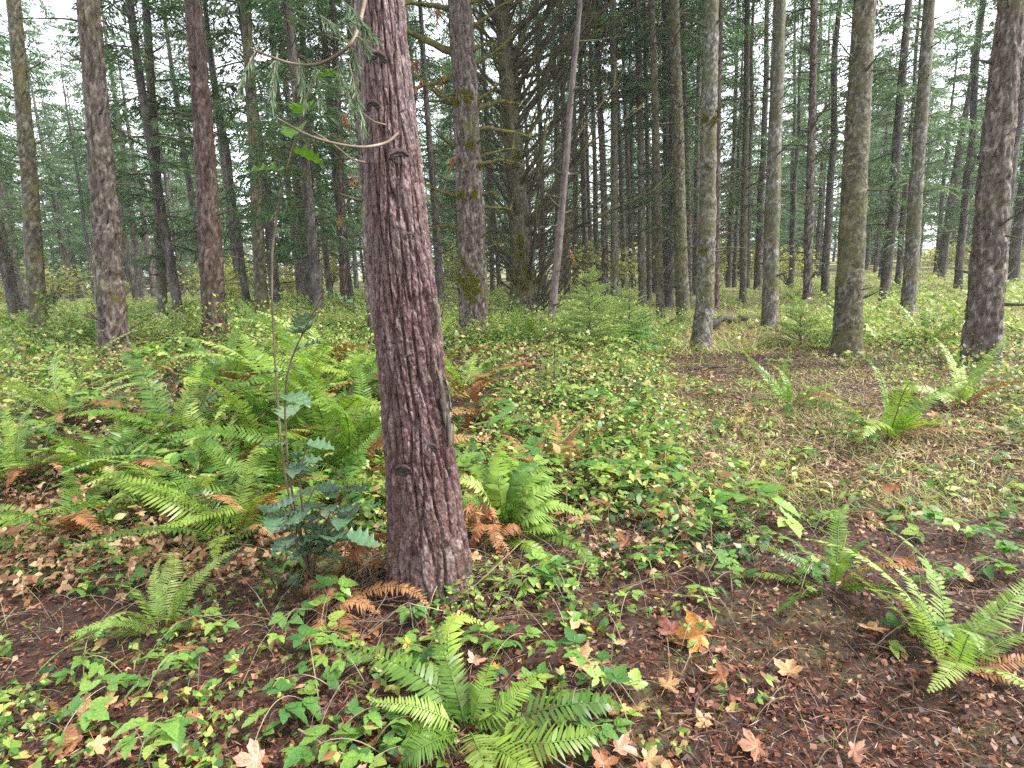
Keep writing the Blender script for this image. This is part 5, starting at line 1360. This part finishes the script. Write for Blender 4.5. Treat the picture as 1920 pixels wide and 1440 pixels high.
# ------------------------------------------------------------------ holly
def holly_mesh(mat, seed):
    g = np.random.default_rng(seed); n = 15; s = np.linspace(0, 1, n)
    w = 0.30 * np.sin(PI * np.clip(s, 0, 1) ** 0.85) ** 0.7 + 0.0
    w = w * np.where(np.arange(n) % 3 == 1, 1.35, np.where(np.arange(n) % 3 == 0, 0.82, 0.9)); w[0] = 0.015; w[-1] = 0.0
    V, F = strip(w, 0.2, 0.18)
    e = np.concatenate([np.arange(n), 2 * n + np.arange(n)])
    V[e, 2] += 0.05 * np.where(np.tile(np.arange(n), 2) % 3 == 1, 1, -0.8) + g.normal(0, .012, 2 * n)
    return MB().add(V, F).mesh('leaf', mat)
HOL = [holly_mesh(M['holly'], 2000 + k) for k in range(3)]; HOLY = [holly_mesh(M['holly_young'], 2010)]
def holly(label, root_uv, stems, seed, lsize):
    g = random.Random(seed); b = at_h(*root_uv); r = empty('holly_shrub', b); tag(r, label, 'shrub')
    for (pts, nl, young, toward) in stems:
        P = np.array([b] + [at_y(u, v, Y) for u, v, Y in pts]) - b
        s = np.linspace(0, 1, len(P)); t = np.linspace(0, 1, 16); c = np.stack([np.interp(t, s, P[:, q]) for q in range(3)], -1)
        for _ in range(3): c[1:-1] = (c[:-2] + 2 * c[1:-1] + c[2:]) / 4
        MB().add(*tube(c, np.linspace(.006, .003, 16), 5)).build('stem', M['twig'], r)
        for k in range(nl):
            f = 1 - (0.22 if young else 0.7) * k / nl; p = np.array([np.interp(f, t, c[:, q]) for q in range(3)])
            az = k * 2.4 + g.uniform(-.3, .3)
            place_branch((HOLY if young else HOL)[k % (1 if young else 3)], r, p, az, lsize * g.uniform(.8, 1.15), g.uniform(-.3, .3), 'leaf', g.uniform(-.3, .5))
    return r
yh = at_h(600, 1080)[1]
holly('holly shrub with glossy spiny blue-green leaves at the left', (585, 1085), [
    ([(600, 1000, yh - .1), (640, 920, yh - .25)], 9, False, 0), ([(590, 1020, yh - .2), (672, 945, yh - .35)], 9, False, 0), ([(580, 1020, yh - .2), (650, 1000, yh - .42)], 9, False, 0),
    ([(550, 1000, yh - .1), (590, 915, yh - .2)], 9, False, 0), ([(560, 900, yh - .3), (575, 830, yh - .4)], 5, False, 0), ([(540, 980, yh - .3), (500, 960, yh - .3)], 8, False, 0),
    ([(540, 900, yh - .3), (530, 700, yh - .5), (606, 548, yh - .75)], 9, False, 0), ([(530, 900, yh - .2), (500, 450, yh - .4), (585, 150, yh - .6)], 5, True, 0)], 3, .13)
# low-boughed dark conifers closing the view left of the near trunk, and rusty tufts
for k, (u, Yd, z0, s, lab) in enumerate([(596, 12.5, 1.6, 0.95, 'dark conifer with low drooping boughs behind the fern bank, nearest the trunk'), (520, 15.5, 1.4, 1.0, 'dark conifer with low boughs behind the holly, left of its neighbour'),
                                         (655, 19.0, 2.2, 1.0, 'dark boughed conifer further back behind the nearest trunk'), (800, 21.0, 2.0, .9, 'green conifer filling the gap between the nearest and the scaly trunk'),
                                         (1258, 19.0, 2.5, .7, 'dark conifer behind the mossy brown trunk'), (905, 25.0, 2.0, .9, 'green conifer right behind the scaly brown trunk'),
                                         (330, 14.5, 1.6, 1.0, 'dark conifer with low boughs on the far left'), (1660, 17.0, 2.0, .9, 'dark conifer with low boughs on the right')]):
    p = at_y(u, 560, Yd); z = float(ground(p[0], p[1]))
    r = empty('conifer_tree', (p[0], p[1], z)); tag(r, lab, 'tree')
    tm, dm = BG[k % 3]; mw = Matrix.Rotation(k * 1.7, 4, 'Z') @ Matrix.Diagonal((.7, .7, .9, 1))
    link('trunk', tm, r, mw); tag(link('dead_branches', dm, r, mw), kind='stuff')
    add_crown(r, CROWNS[k % 3], (0, 0, z0), s, k * 2.1, 1.1)
for k, (u, v, Yd) in enumerate([(818, 22, 9.0), (832, 142, 9.1), (792, 150, 9.2), (843, 300, 9.2), (1072, 476, 10.5), (650, 218, 9.0), (655, 322, 9.0), (640, 405, 9.0), (788, 110, 9.1)]):
    t = T4 if u > 1000 else T2
    p = at_y(u, v, Yd) - t['base']
    g_ = np.random.default_rng(k)
    q = np.array([p, p + g_.normal(0, .05, 3), p + np.array([g_.normal(0, .06), 0, -0.14])])
    tag(needle_spray(t['root'], q, 'needle_rust', 2100 + k, 60, 0.07, 0.016, name='rusty_needle_tuft', spread=0.6, droop=0.6), kind='stuff')

# ------------------------------------------------------------------ the damp air
import bmesh
bm = bmesh.new(); bmesh.ops.create_cube(bm, size=1.0)
me = bpy.data.meshes.new('haze'); bm.to_mesh(me); bm.free()
hz = link('haze', me); hz.location = (0, 55, 13.5); hz.scale = (1900, 2200, 31)
m, nt, out = mat_new('damp forest air')
pv = nt.nodes.new("ShaderNodeVolumePrincipled"); pv.inputs["Color"].default_value = (0.92, 0.95, 0.95, 1); pv.inputs["Density"].default_value = 0.0012; pv.inputs["Anisotropy"].default_value = 0.2
nt.links.new(pv.outputs[0], out.inputs["Volume"]); me.materials.append(m)
tag(hz, 'thin pale damp air between the trees', 'haze', kind='stuff')
